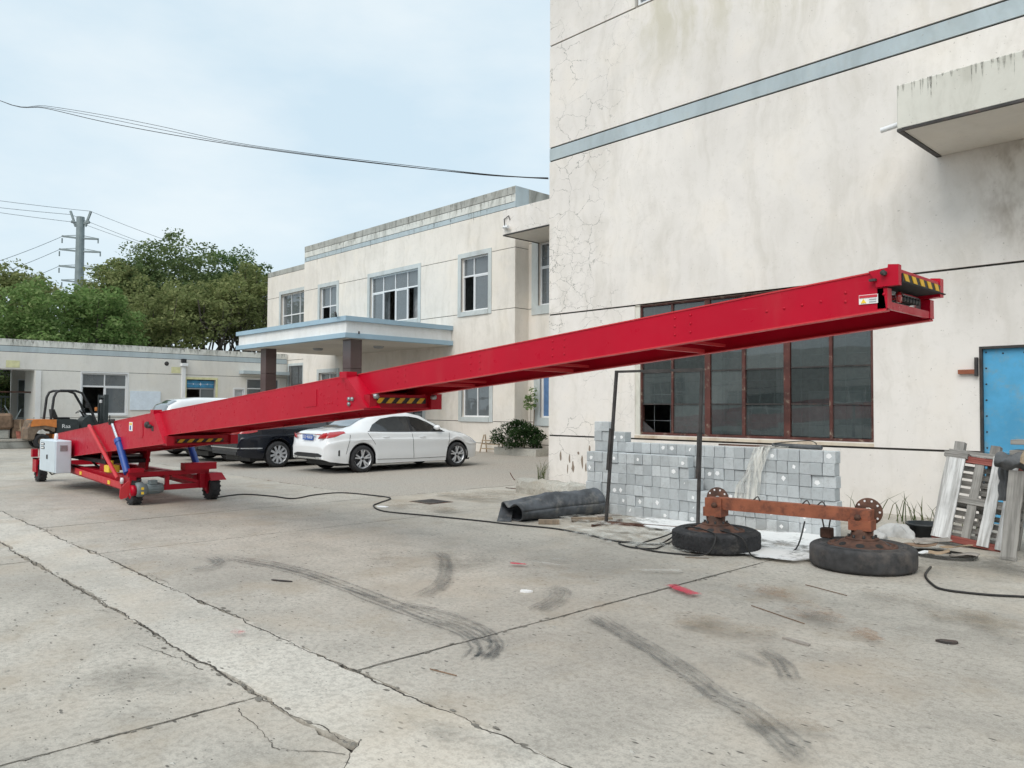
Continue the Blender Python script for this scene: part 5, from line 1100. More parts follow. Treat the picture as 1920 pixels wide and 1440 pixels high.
def cube(x, y, z, label, group, patch):
    o = bpy.data.objects.new('concrete_cube', random.choice(cubes)); col.objects.link(o); o.location = (x+random.uniform(-.001, .001), y+random.gauss(0, .008), z); o.rotation_euler = (0, 0, random.gauss(0, .012)); o.scale = (random.uniform(.982, 1.005), 1, 1)
    tag(o, label, 'concrete cube', group)
    if patch:
        p = bpy.data.objects.new('paper_patch', random.choice(patches)); col.objects.link(p); p.parent = o; p.location = (random.uniform(-.02, .02), 0, B_/2+random.uniform(-.02, .02))
front_n = [14, 14, 14, 13, 12, 12]   # cubes in each row, bottom row first
fp = {(0, 5), (0, 9), (0, 12), (1, 4), (1, 6), (1, 8), (1, 12), (2, 3), (2, 4), (2, 12), (3, 11), (3, 13), (4, 0), (4, 10), (5, 0), (5, 3), (5, 6), (5, 11)}
for r in range(6):
    for c in range(front_n[r]):
        pt = (r, c) in fp; x = -7.80+B_/2+c*P_+(.0, .012, -.008, .010, .004, 0)[r]
        cube(x, 9.045+B_/2, r*P_, 'grey concrete cube%s, front stack, %s row from top, %s from left' % (' with white paper patch' if pt else '', ORD[5-r], ORD[c]), 'concrete cubes in the front stack', pt)
bp_ = {(6, 16), (6, 15), (6, 13), (6, 5), (6, 0), (5, 3), (4, 4), (4, 1), (3, 7), (4, 10), (4, 11), (1, 2), (1, 5), (0, 4), (0, 2), (2, 9), (7, 22), (7, 21)}
XR = -4.08
for r in range(9):
    cs = range(25) if r < 7 else (range(21, 25) if r == 7 else range(23, 25))
    for c in cs:
        pt = (r, c) in bp_; x = XR-B_/2-c*P_-(.0, .010, -.006, .008, .004, .009, 0, .01, .012)[r]
        cube(x, 9.265+B_/2, r*P_, 'grey concrete cube%s, back stack, %s row from bottom, %s from right' % (' with white paper patch' if pt else '', ORD[r], ORD[c]), 'concrete cubes in the back stack', pt)
# clear plastic film hanging over the back stack
b = MB(); G_ = []
path = [(-4.72, 9.50, 1.062), (-4.86, 9.36, 1.072), (-5.0, 9.245, 1.058), (-5.05, 9.225, .92), (-5.12, 9.222, .74), (-5.2, 9.224, .56), (-5.22, 9.222, .40), (-5.17, 9.222, .24)]; wd = [.10, .16, .22, .22, .22, .34, .36, .10]
for i, p in enumerate(path):
    G_.append([(p[0]+(j/14-.5)*wd[i], p[1]-.012-.014*math.sin(j*1.9+i*.5)-.008*math.sin(j*4.1), p[2]+.012*math.sin(j*2.3+i)) for j in range(15)])
tag(b.grid(G_).build('plastic_film', 'plastic_film'), 'crumpled clear plastic film hanging over the grey block stack', 'plastic film')
tag(MB().bar((-5.75, 9.42, 1.065), (-4.95, 9.44, 1.066), .03, .022).build('steel_bar', 'rust_steel'), 'rusty steel bar lying on top of the block stack', 'steel bar')
tag(MB().tube([(-4.98, 9.46, 1.085), (-4.6, 9.40, 1.083), (-4.3, 9.38, 1.082)], .03, 8).build('rolled_sheet', 'sack_dark'), 'thin dark rolled sheet lying on top of the block stack', 'rolled sheet')
tag(MB().tube(smooth_line([(-4.95, 9.42, 1.11), (-4.7, 9.40, 1.14), (-4.45, 9.38, 1.16), (-4.36, 9.36, 1.13), (-4.36, 9.36, 1.12)]), .006, 6).build('bent_wire', 'cable_black'), 'bent black wire over the block stack top', 'wire')

# ================================================================== STEEL FRAME (stand)
sf = thing('pipe_stand', 'rusty rectangular steel tube stand standing before the block stack', 'metal stand', (-6.1, 8.35, 0))
def q_(a, b, w_, nm='upright', m='dark_steel'): return MB().bar(a, b, w_, w_, (0, 1, 0)).build(nm, m, sf)
q_((-6.72, 8.19, .02), (-6.63, 8.30, 2.05), .035); q_((-5.56, 8.60, .02), (-5.53, 8.66, 2.06), .035); q_((-6.65, 8.295, 2.045), (-5.51, 8.66, 2.055), .032, 'top_bar'); q_((-6.72, 8.19, .02), (-5.56, 8.60, .02), .035, 'base_bar', 'rust_steel')
q_((-6.68, 7.86, .018), (-6.75, 8.56, .018), .032, 'foot', 'rust_steel'); q_((-5.56, 8.25, .018), (-5.56, 8.95, .018), .032, 'foot', 'rust_steel'); q_((-6.705, 8.215, .72), (-6.675, 8.245, 1.28), .042, 'sleeve'); q_((-5.565, 8.615, .66), (-5.555, 8.635, 1.25), .042, 'sleeve')

# ================================================================== TRUCK AXLE ON TWO WHEELS LYING FLAT
ax = thing('truck_axle', 'orange rusty truck axle beam resting on two flat-lying tyred wheels', 'axle', (-3.95, 7.75, 0))
C1, C2 = Vector((-4.72, 7.66, 0)), Vector((-3.20, 7.86, 0))
def flat_wheel(c, tw, r, m):
    P = [(r*.56, .0), (r*.80, -.0), (r*.94, .008), (r*.985, .024), (r, .045), (r*1.002, tw*.5), (r, tw-.045), (r*.985, tw-.024), (r*.94, tw-.008), (r*.80, tw), (r*.70, tw-.004), (r*.60, tw-.025), (r*.56, tw-.06)]
    b = MB().lathe(P, c, 'z', 64, close=True)
    for rr, zz in (((r*1.001, tw*.28), (r*1.001, tw*.5), (r*1.001, tw*.72)) if m == 'tyre' else ()):
        for q in range(44):
            t = 6.283*q/44; d = .035*math.sin(q*2.2)*0+.012*(-1)**q
            b.bar((c[0]+rr*math.cos(t-.05), c[1]+rr*math.sin(t-.05), c[2]+zz-d), (c[0]+rr*math.cos(t+.05), c[1]+rr*math.sin(t+.05), c[2]+zz+d), .010, .016)
    for rr, h_ in ((r*.90, tw-.006), (r*.84, tw+.002), (r*.76, tw+.002)): b.lathe([(rr-.006, h_-.003), (rr, h_+.006), (rr+.006, h_-.003)], c, 'z', 56)
    for q in range(52 if m == 'tyre' else 0):
        t = 6.283*q/52
        for zz in (.045, tw-.045): b.bar((c[0]+r*.955*math.cos(t), c[1]+r*.955*math.sin(t), c[2]+zz), (c[0]+r*1.003*math.cos(t), c[1]+r*1.003*math.sin(t), c[2]+zz), .026, .035)
    o = b.build('wheel', m, ax)
    rim = MB().lathe([(r*.66, tw-.02), (r*.645, tw+.002), (r*.62, tw+.004), (r*.60, tw-.012), (r*.56, tw-.010), (r*.40, tw+.035), (r*.32, tw+.05), (r*.28, tw+.05)], c, 'z', 48); rim.lathe([(r*.30, tw+.045), (r*.32, tw+.05), (r*.31, tw+.066), (r*.15, tw+.07), (0, tw+.07)], c, 'z', 40)
    rim.build('rim', 'rust_steel', o); hb = MB()
    for q in range(8):
        t = 6.283*q/8+.3
        hl = MB().lathe([(0, .001), (.030, .001)], (0, 0, 0), 'z', 12); hl.xf(lambda v: Vector((c[0]+(r*.475+v.x*.9)*math.cos(t)-v.y*1.35*math.sin(t), c[1]+(r*.475+v.x*.9)*math.sin(t)+v.y*1.35*math.cos(t), tw+.0155-v.x*.53))); hb.add(hl.v, hl.f)
        hb.lathe([(.014, tw+.02), (.014, tw+.05), (0, tw+.052)], (c[0]+r*.25*math.cos(t+.2), c[1]+r*.25*math.sin(t+.2), c[2]+.045), 'z', 6)
    tag(hb.build('rim_hole', 'hazard_black', o), kind='stuff'); return o
flat_wheel((C1.x, C1.y, 0), .22, .475, 'tyre'); flat_wheel((C2.x, C2.y, 0), .225, .49, 'tyre_old')
dv = (C2-C1).normalized(); nv = Vector((-dv.y, dv.x, 0))
for c in (C1, C2):
    MB().lathe([(.12, .235), (.115, .30), (.10, .305), (.105, .375), (.0, .375)], (c.x, c.y, 0), 'z', 24).build('hub', 'rust_steel', ax)
    e = c-nv*0; s1 = 1 if c is C2 else -1; o_ = e+dv*s1*.0
    b = MB(); b.bar(tuple(o_-dv*.105+Vector((0, 0, .415))), tuple(o_+dv*.105+Vector((0, 0, .415))), .20, .10); b.bar(tuple(o_-dv*.095+Vector((0, 0, .51))), tuple(o_+dv*.095+Vector((0, 0, .51))), .15, .11); b.build('bracket', 'rust_orange', ax)
    fc = c+nv*.12+dv*s1*.03; fl_ = MB().lathe([(.04, -.012), (.13, -.012), (.135, 0), (.13, .012), (.04, .012)], (0, 0, 0), 'z', 28); fl_.xf(lambda v, fc=fc: Vector((fc.x, fc.y, .535))+dv*v.x+Vector((0, 0, 1))*v.y+nv*v.z); fo_ = fl_.build('brake_flange', 'rust_steel', ax)
    hs = MB()
    for q in range(10):
        t = 6.283*q/10; L_ = MB().lathe([(0, -.0135), (.011, -.0135)], (.108*math.cos(t), .108*math.sin(t), 0), 'z', 8); L_.xf(lambda v, fc=fc: Vector((fc.x, fc.y, .535))+dv*v.x+Vector((0, 0, 1))*v.y+nv*v.z); hs.add(L_.v, L_.f)
    tag(hs.build('flange_hole', 'white_paper', fo_), kind='stuff')
    bc = c-nv*.076+dv*s1*(-.02); bo_ = MB().lathe([(0, .03), (.032, .025), (.034, 0)], (0, 0, 0), 'z', 6); bo_.xf(lambda v, bc=bc: Vector((bc.x, bc.y, .49))+dv*v.x+Vector((0, 0, 1))*v.y-nv*v.z); bo_.build('bracket_bolt', 'rust_steel', ax)
b = MB(); b.bar(tuple(C1+dv*.02+Vector((0, 0, .508))), tuple(C2+dv*.06+Vector((0, 0, .505))), .10, .13); b.build('axle_beam', 'rust_orange', ax)
for t in (.28, .62, .72): b = MB().tube(smooth_line([tuple(C1.lerp(C2, t)+nv*.0+Vector((0, 0, .57))), tuple(C1.lerp(C2, t+.03)+Vector((0, 0, .61))), tuple(C1.lerp(C2, t+.06)-nv*.05+Vector((0, 0, .575)))]), .007, 6); b.build('wire_tie', 'dark_steel', ax)
tb = thing('trolley_clamp', 'small rusty clamp block lying beside the nearer flat tyre', 'clamp', (-3.62, 8.05, .0)); MB().cbox(-3.66, -3.55, 7.92, 8.02, .225, .33, .01).build('clamp_body', 'rust_steel', tb); MB().tube([(-3.63, 7.96, .325), (-3.66, 7.98, .42)], .008, 6).build('clamp_pin', 'dark_steel', tb); MB().tube([(-3.58, 7.96, .325), (-3.57, 7.98, .43)], .008, 6).build('clamp_pin', 'dark_steel', tb)

# ================================================================== ROLLED DUCT, BEAM, PLANKS
def duct():
    n = 30; G_ = []; A, Bp = Vector((-7.74, 7.42, .15)), Vector((-7.48, 8.98, .178)); d = (Bp-A); hx = Vector((d.y, -d.x, 0)).normalized(); m = 46
    for i in range(m+1):
        t = i/m; c = A+d*t; r = .180 if t > .25 else .172+.032*t; open_ = max(0, 1-t/.35); sq = 1-.22*open_; row = []; tap = 1 if t < .93 else math.sqrt(max(0, 1-((t-.93)/.07)**2))*.75+.25
        for q in range(n+1):
            a = 6.283*q/n; x_, z_ = math.cos(a)*r*(1+.38*open_), math.sin(a)*r*sq; notch = open_*.10*math.exp(-((a-math.pi/2)/.42)**2); rr = 1+(.04*max(0, math.sin(t*55))**.7 if t > .3 else 0)+.03*math.sin(a*3+t*9)+.025*math.sin(a*5-t*14)
            p = c+hx*x_*rr*tap+Vector((0, 0, z_*rr*tap-notch)); p += d.normalized()*(-.10*open_*math.sin(a)*.6*(1 if i < 3 else 0)); p.z = max(p.z, .006); row.append(tuple(p))
        G_.append(row)
    b = MB().grid(G_); o = b.build('rolled_duct', 'felt'); sm = o.modifiers.new('thick', 'SOLIDIFY'); sm.thickness = .012; sm.offset = -1
    return tag(o, 'crumpled dark grey fabric duct lying on the ground beside the blocks', 'duct')
duct()
tag(MB().add([(-7.86, 7.25, .01), (-7.70, 7.36, .005), (-7.92, 7.62, .12), (-8.06, 7.52, .20)], [(0, 1, 2, 3)]).build('duct_flap', 'felt'), 'loose torn flap of dark fabric by the duct mouth', 'fabric scrap').modifiers.new('thick', 'SOLIDIFY').thickness = .008
b = MB(); NX, NY = 26, 7; G_ = []
prof = [(9.95, 0), (9.93, .12), (9.96, .235), (10.10, .26), (10.26, .24), (10.30, .1), (10.30, 0)]
for i in range(NX+1):
    x = -10.28+i*(2.2/NX); e = .0 if 0 < i < NX else .03
    G_.append([(x+random.uniform(-.02, .02), y+random.gauss(0, .010), max(0, z+(random.gauss(0, .016) if z > .1 else 0))) for y, z in prof])
b.grid(G_, False); b.add(G_[0], [tuple(range(7))]); b.add(G_[-1], [tuple(range(6, -1, -1))])
cbm = thing('concrete_beam', 'broken whitish concrete beam lying by the building corner', 'concrete beam', (-9.2, 10.1, 0)); b.build('beam', 'concrete_rough', cbm)
MB().tube(smooth_line([(-10.25, 10.0, .20), (-10.36, 9.98, .24), (-10.44, 9.95, .36)]), .008, 6).tube([(-10.26, 10.05, .06), (-10.5, 9.9, .08)], .008, 6).build('rebar', 'rust_steel', cbm)
tag(MB().bar((-7.33, 7.52, .03), (-7.14, 7.72, .03), .10, .055).build('wood_block', 'wood_brown'), 'short brown wood block on the ground by the duct', 'wood block')
tag(MB().bar((-7.17, 8.0, .035), (-6.80, 8.42, .035), .10, .05).build('wood_plank', 'wood_brown'), 'weathered brown plank under the duct end', 'plank')
tag(MB().bar((-6.98, 8.30, .072), (-6.82, 8.62, .072), .12, .016).build('plywood_scrap', 'cardboard_grey'), 'flat grey board scrap lying over the plank end', 'board scrap')

# ================================================================== RIGHT-HAND WOOD PILE
def lean(o_, th, tilt=0.):
    """local frame: x along the wall, z up the board, y depth; leaned back by th and rolled by tilt in its own plane"""
    M_ = Matrix.Translation(o_) @ Matrix.Rotation(th, 4, 'X') @ Matrix.Rotation(tilt, 4, 'Y'); return M_
def wboard(name, m, parent, M_, x0, x1, y0, y1, z0, z1, warp=.006):
    b = MB(); n = 9; G_ = []
    for i in range(n+1):
        z = z0+(z1-z0)*i/n; w1, w2, w3 = random.gauss(0, warp*.5), random.gauss(0, warp*.5), random.gauss(0, warp*.3); G_.append([(x0+w1, y0+w3, z), (x1+w2, y0+w3, z), (x1+w2, y1+w3, z), (x0+w1, y1+w3, z), (x0+w1, y0+w3, z)])
    b.grid(G_, False); b.add(G_[0][:4], [(3, 2, 1, 0)]); b.add(G_[-1][:4], [(0, 1, 2, 3)])
    me = b.mesh(name, m); o = bpy.data.objects.new(name, me); col.objects.link(o); o.parent = parent
    o.matrix_local = Matrix.Translation(-Vector(parent.location)) @ M_; return o
pa = thing('wooden_pallet', 'weathered whitish pallet leaning on the wall with red painted rails', 'pallet', (-2.75, 10.0, 0))
M_ = lean((-2.78, 9.83, .02), R(-14), R(6.5))
for x0, x1, m in ((-.43, -.23, 'wood_white'), (.05, .165, 'wood_white'), (.225, .31, 'wood_white')): wboard('plank', m, pa, M_, x0, x1, -.055, -.03, .02, 1.02 if x0 < 0 else 1.04)
wboard('plank', 'wood_grey', pa, M_, -.13, -.035, -.022, .0, .02, 1.02)
for z, m in ((.0, 'wood_redrail'), (.46, 'wood_rail'), (.93, 'wood_redrail')): wboard('rail', m, pa, M_, -.43, .36, -.029, .05, z, z+.075, .003)
wboard('plank', 'wood_rail', pa, M_, -.46, -.21, -.06, .06, .965, 1.03, .004)
pb = thing('slatted_pallet', 'grey slatted pallet behind the whitish leaning pallet', 'pallet', (-2.75, 10.2, 0)); M2 = lean((-2.77, 9.97, .02), R(-13), R(6))
for q in range(12): wboard('slat', 'wood_rail', pb, M2, -.48+random.uniform(-.025, .02), .38, .0, .022, .03+q*.088, .088+q*.088, .004)
for x in (-.38, .0, .33): wboard('stringer', 'wood_grey', pb, M2, x-.05, x+.05, .024, .12, 0, 1.16)
pc = tag(wboard('tall_plank', 'wood_grey', thing('grey_plank', 'wide grey plank standing upright in front of the pallets', 'plank', (-2.3, 9.4, 0)), lean((-2.27, 9.33, .0), R(-9), R(3.5)), -.115, .03, -.02, .015, 0, .93, .004)); pc.name = 'board'
for i, (x, y, w_, h_, tl, lb_, m) in enumerate(((-2.03, 9.42, .16, 1.05, 4, 'tan narrow plank upright at the right edge', 'wood_tan'), (-1.86, 9.5, .2, .95, 2, 'rightmost weathered plank upright at the right edge', 'wood_brown'))):
    t_ = thing('upright_plank', lb_, 'plank', (x, y, 0)); wboard('board', m, t_, lean((x, y, 0), R(-9), R(tl)), -w_/2, w_/2, -.02, .015, 0, h_)
t_ = thing('crossed_timber', 'brown timber laid aslant on top of the plank pile', 'timber', (-2.1, 9.5, .95)); MB().bar((-2.20, 9.40, 1.0), (-2.02, 9.55, 1.38), .075, .06).build('timber', 'wood_tan', t_)
for (x, z, lb_) in ((-2.12, 1.19, 'upper dark grey board lying flat on the plank pile'), (-2.13, 1.08, 'lower dark grey board lying flat on the plank pile')):
    t_ = thing('flat_board', lb_, 'board', (x, 9.7, z)); MB().cbox(x-.20, x+.5, 9.50, 9.78, z, z+.05, .004).build('board', 'wood_rail', t_)
t_ = thing('tarpaulin', 'crumpled grey-green plastic wrap over the plank pile top', 'tarpaulin', (-2.3, 9.5, 1.0))
G_ = [[(-2.44+.42*i/12, 9.47-.10*math.sin(math.pi*j/8)+.012*math.sin(i*2+j), 1.10-.17*j/8+.02*math.sin(i*1.3+j*.9)) for j in range(9)] for i in range(13)]; MB().grid(G_).build('sheet', 'sack_dark', t_)
t_ = thing('dark_rag', 'dark cloth hanging between the pallet and the plank', 'cloth', (-2.4, 9.6, .6)); MB().grid([[(-2.47+.14*i/8+.01*math.sin(j*2.), 9.62+.02*math.sin(i*2.2+j*.5), 1.0-.42*j/8) for j in range(9)] for i in range(9)]).build('cloth', 'sack_dark', t_)
# sack, tub, cardboard
def crumple(name, c, rx, ry, rz, m, label, cat_, amp=.22):
    G_ = []; ph = [random.uniform(0, 6) for _ in range(6)]
    for i in range(17):
        u = math.pi/2*i/16; row = []
        for j in range(33):
            a = 6.283*j/32; k_ = 1+amp*(math.sin(3*a+ph[0]+u*2)*.5+math.sin(5*a+ph[1]-u*4)*.35+math.sin(9*a+ph[2]+u*6)*.22); row.append((c[0]+rx*math.cos(u)*math.cos(a)*k_, c[1]+ry*math.cos(u)*math.sin(a)*k_, c[2]+rz*math.sin(u)*(1+amp*math.sin(4*a+ph[3])*math.cos(u))))
        G_.append(row)
    return tag(MB().grid(G_).build(name, m), label, cat_)
crumple('plastic_sack', (-3.68, 10.08, 0), .20, .13, .15, 'sack', 'crumpled white plastic sack beside the black tub', 'sack', .3)
crumple('plastic_sack', (-3.86, 9.75, 0), .18, .12, .09, 'sack', 'flattened white plastic sack low on the ground behind the nearer tyre', 'sack', .3)
t_ = thing('black_tub', 'black plastic tub between the white sack and the pallet', 'tub', (-3.43, 10.35, 0)); MB().lathe([(0, .02), (.20, .0), (.225, .14), (.24, .14), (.245, .16), (.22, .16), (.19, .03), (0, .03)], (-3.43, 10.35, 0), 'z', 26).build('tub', 'tub', t_)
cb_l = ['grey warped board topmost on the scrap pile', 'brown board scrap low in the scrap pile', 'tan cardboard square in the scrap pile', 'pale cardboard sheet nearest the pallet foot', 'grey curled board near the hose', 'small white sheet at the edge of the scrap pile']
for i, (x, y, z, w_, d_, rz, tl, m) in enumerate(((-3.05, 9.35, .11, .36, .22, .5, .10, 'cardboard_grey'), (-3.12, 9.18, .07, .34, .2, .2, .08, 'crate_brown'), (-2.86, 8.98, .05, .20, .16, .3, .05, 'cardboard'), (-2.78, 9.26, .085, .28, .15, -.3, .07, 'cardboard'), (-2.66, 9.12, .035, .26, .16, .1, .03, 'cardboard_grey'), (-3.0, 9.0, .02, .16, .14, .4, .02, 'white_paper'))):
    G_ = [[(w_*(a/6-.5), d_*(c/4-.5), .012*math.sin(a*.9+i)+tl*(a/6-.5)*.6) for c in range(5)] for a in range(7)]; b = MB().grid(G_, False); ca, sa = math.cos(rz), math.sin(rz); b.xf(lambda v: Vector((x+v.x*ca-v.y*sa, y+v.x*sa+v.y*ca, z+v.z)))
    o = b.build('board_scrap', m); o.modifiers.new('thick', 'SOLIDIFY').thickness = .008; tag(o, cb_l[i], 'board scrap', 'board and card scraps')
hz = []
for q in range(64):
    t = 6.283*q/30; hz.append((-2.85+(.30+.004*q/10)*math.cos(t), 9.05+.22*math.sin(t), .012+.012*(q//30)))
tag(MB().tube(hz, .010, 6).build('coiled_hose', 'cable_black'), 'black hose coiled on the ground by the scrap pile', 'hose')
# weeds
def blades(name, label, c, r, n, h_):
    b = MB()
    for q in range(n):
        a = random.uniform(0, 6.28); rr = r*math.sqrt(random.random()); x, y = c[0]+rr*math.cos(a), c[1]+rr*math.sin(a)*.5; hh = h_*random.uniform(.5, 1.2); lx, ly = random.gauss(0, .35)*hh, random.gauss(0, .25)*hh; w_ = random.uniform(.004, .008)
        b.add([(x-w_, y, 0), (x+w_, y, 0), (x+lx*.4-w_*.8, y+ly*.4, hh*.6), (x+lx*.4+w_*.8, y+ly*.4, hh*.6), (x+lx, y+ly, hh*.86)], [(0, 1, 3, 2), (2, 3, 4)])
    return tag(b.build(name, 'grass_blade'), label, kind='stuff')
blades('weed_clump', 'tuft of grassy weeds behind the nearer flat tyre', (-4.1, 11.2, 0), .7, 24, .45); blades('weed_clump', 'thin weeds growing between tub and cream wall', (-3.3, 10.9, 0), .5, 16, .4); blades('weed_clump', 'small dry weed at the foot of the building corner', (-11.62, 12.0, 0), .1, 26, .5)

# ================================================================== GROUND CABLES AND LITTER
def gcable(name, label, pts, r=.011, z=.012):
    L_ = smooth_line([(p[0], p[1], (p[2] if len(p) > 2 else z)) for p in pts], 7); return tag(MB().tube(L_, r, 6).build(name, 'cable_black'), label, 'cable')
gcable('power_cable', 'long black power cable running from the conveyor across the yard', [(-13.0, 5.5), (-13.2, 6.1), (-12.6, 6.35), (-12.04, 6.45), (-12.30, 7.00), (-12.29, 7.53), (-11.56, 7.72), (-11.01, 7.70), (-10.6, 7.2), (-10.32, 6.90), (-9.69, 6.67), (-8.91, 6.86), (-8.01, 7.08), (-7.48, 7.17), (-6.88, 7.33), (-6.33, 7.30), (-5.80, 7.18), (-5.42, 7.26), (-5.22, 7.5)])
gcable('looped_cable', 'looped black cable lying against the farther flat tyre', [(-5.22, 7.62, .10), (-5.3, 7.4, .012), (-5.62, 7.22), (-5.62, 7.08), (-5.35, 6.98), (-5.15, 7.1), (-5.2, 7.35), (-5.15, 7.6, .08), (-4.95, 7.45, .235), (-4.6, 7.35, .235), (-4.45, 7.22, .20), (-4.5, 7.12, .04), (-4.8, 7.03), (-5.15, 6.98), (-5.4, 7.12), (-5.25, 7.45, .10), (-4.98, 7.62, .235), (-4.55, 7.5, .235), (-4.25, 7.4, .20), (-4.15, 7.45, .02), (-4.0, 7.7), (-4.0, 8.1, .05), (-4.05, 8.4, .30)], .009)
gcable('yard_cable', 'black cable running to the right edge from the nearer tyre', [(-2.72, 8.30), (-2.62, 7.85), (-2.45, 7.50), (-2.30, 7.34), (-2.01, 7.40), (-1.77, 7.55), (-1.2, 7.9)])
def scrap(name, label, x, y, w_, h_, rz, m, cat_, th=.006):
    n = 8; P = [(w_*math.cos(t)*random.uniform(.7, 1.15), h_*math.sin(t)*random.uniform(.7, 1.15)) for t in np.linspace(0, 6.283, n, endpoint=False)]; ca, sa = math.cos(rz), math.sin(rz)
    return tag(MB().prism([(x+a*ca-c*sa, y+a*sa+c*ca) for a, c in P], .0005, th, 'z').build(name, m), label, cat_)
scrap('paper_scrap', 'crumpled white paper on the concrete in mid yard', -4.70, 4.67, .06, .03, .6, 'white_paper', 'paper', .015)
scrap('paper_scrap', 'white plastic scrap near the power cable bend', -10.2, 6.98, .12, .06, .2, 'white_paper', 'paper', .01)
scrap('wood_splinter', 'long grey splinter on the right-hand concrete', -2.47, 5.00, .13, .025, -.2, 'cardboard_grey', 'splinter', .012)
scrap('wood_chip', 'dark flat chip on the right-hand concrete', -1.78, 5.73, .07, .04, .4, 'dark_steel', 'wood chip', .015)
scrap('rubber_shred', 'thin dark bent shred on the concrete left of centre', -6.45, 3.36, .14, .018, .5, 'dark_steel', 'rubber shred', .01)
for i, (x, y, l_, rz, lb_) in enumerate(((-3.0, 6.6, .22, -.3, 'thin dark rod on the ground before the nearer tyre'), (-2.9, 5.55, .28, -.35, 'thin dark stick lying by the rust stains'), (-4.55, 7.02, .12, .5, 'short dark stick before the farther tyre'), (-3.6, 2.9, .10, .2, 'small dark twig on the concrete near the strip'))):
    tag(MB().bar((x-l_*math.cos(rz), y-l_*math.sin(rz), .006), (x+l_*math.cos(rz), y+l_*math.sin(rz), .006), .006, .005).build('stick', 'crate_brown'), lb_, 'stick')
# fine litter: uncountable crumbs of concrete and wood over the slabs
b = MB()
for q in range(900):
    x, y = random.uniform(-14, 0), random.uniform(.7, 9.0)
    if y > 4 and random.random() < .35: continue
    s_ = random.uniform(.004, .013); a = random.uniform(0, 3.14); e = random.uniform(1, 2.6); ca, sa = math.cos(a)*s_*e, math.sin(a)*s_*e
    b.add([(x-ca, y-sa, .001), (x+sa*.4, y-ca*.4, .001), (x+ca, y+sa, .001), (x-sa*.4, y+ca*.4, .001), (x, y, s_*.7)], [(0, 1, 4), (1, 2, 4), (2, 3, 4), (3, 0, 4)])
tag(b.build('ground_litter', 'concrete_rough'), 'small crumbs of concrete scattered over the yard', kind='stuff')
mh = thing('drain_cover', 'dark rusty drain cover set in the concrete behind the cable', 'drain cover', (-10.2, 7.95, 0)); MB().box(-10.5, -9.95, 7.72, 8.2, .001, .006).build('frame', 'rust_steel', mh); gr = MB()
for q in range(7): gr.box(-10.47, -9.98, 7.745+q*.064, 7.785+q*.064, .006, .011)
build_each(gr, 'grating_bar', 'dark_steel', mh)
# trestle by the office wall
tr = thing('wooden_trestle', 'low brown wooden trestle against the office wall beside the shrub', 'trestle', (-19.9, 18.15, 0))
for x in (-20.35, -19.5):
    for sg in (-1, 1): MB().bar((x-.05, 18.15+sg*.16, 0), (x+.02, 18.15+sg*.03, .62 if x < -20 else .42), .03, .03, (1, 0, 0)).build('leg', 'wood_tan', tr)
for z in (.14, .30, .42): MB().bar((-20.36, 18.05, z), (-19.48, 18.05, z), .025, .035).build('rung', 'wood_tan', tr)
MB().bar((-18.75, 18.9, 0), (-18.68, 18.95, 1.5), .04, .03).build('stake', 'wood_brown', tr)

# ================================================================== PLANTS
def leaf_cloud(pts, size, mat, name, parent, aspect=.55, up=.25, loc=None):
    n = len(pts); c = np.asarray(pts, float); a = rng.normal(size=(n, 3)); a[:, 2] *= .6; a /= np.linalg.norm(a, axis=1, keepdims=True); nn = rng.normal(size=(n, 3)); nn[:, 2] += up*2; b_ = np.cross(nn, a); b_ /= np.maximum(1e-6, np.linalg.norm(b_, axis=1, keepdims=True))
    s_ = size*rng.uniform(.6, 1.35, size=(n, 1)); A = a*s_*.5; Bv = b_*s_*.5*aspect; V = np.stack([c-A, c-Bv*.9+A*.1, c+A, c+Bv*.9+A*.1], 1).reshape(-1, 3)
    me = bpy.data.meshes.new(name); me.vertices.add(4*n); me.vertices.foreach_set('co', V.ravel()); me.loops.add(4*n); me.loops.foreach_set('vertex_index', np.arange(4*n, dtype=np.int32)); me.polygons.add(n); me.polygons.foreach_set('loop_start', np.arange(0, 4*n, 4, dtype=np.int32)); me.polygons.foreach_set('loop_total', np.full(n, 4, dtype=np.int32))
    me.update(calc_edges=True); me.validate(); me.materials.append(MATS[mat]); o = bpy.data.objects.new(name, me); col.objects.link(o); o.parent = parent
    if parent: o.location = -Vector(parent.location)
    return o
def crown_points(c, rx, ry, rz, nclump, per, cr, flat=.75):
    """leaf positions on many clumps filling an ellipsoid crown, denser at its outside"""
    cl_ = []
    while len(cl_) < nclump:
        v = rng.normal(size=3); v /= np.linalg.norm(v); r = rng.uniform(.2, 1.12)**.5
        if v[2] < -.55: continue
        cl_.append(np.array(c)+v*np.array([rx, ry, rz])*r)
    out_ = []
    for q in cl_:
        d = rng.normal(size=(per, 3)); d /= np.linalg.norm(d, axis=1, keepdims=True); d[:, 2] = np.abs(d[:, 2])*1.0-(rng.random(per) < .28)*np.abs(d[:, 2])*1.6; k_ = cr*rng.uniform(.65, 1.25); rr = rng.uniform(.55, 1.08, size=(per, 1))
        out_.append(q+d*rr*k_*np.array([1, 1, flat]))
    return np.concatenate(out_), cl_
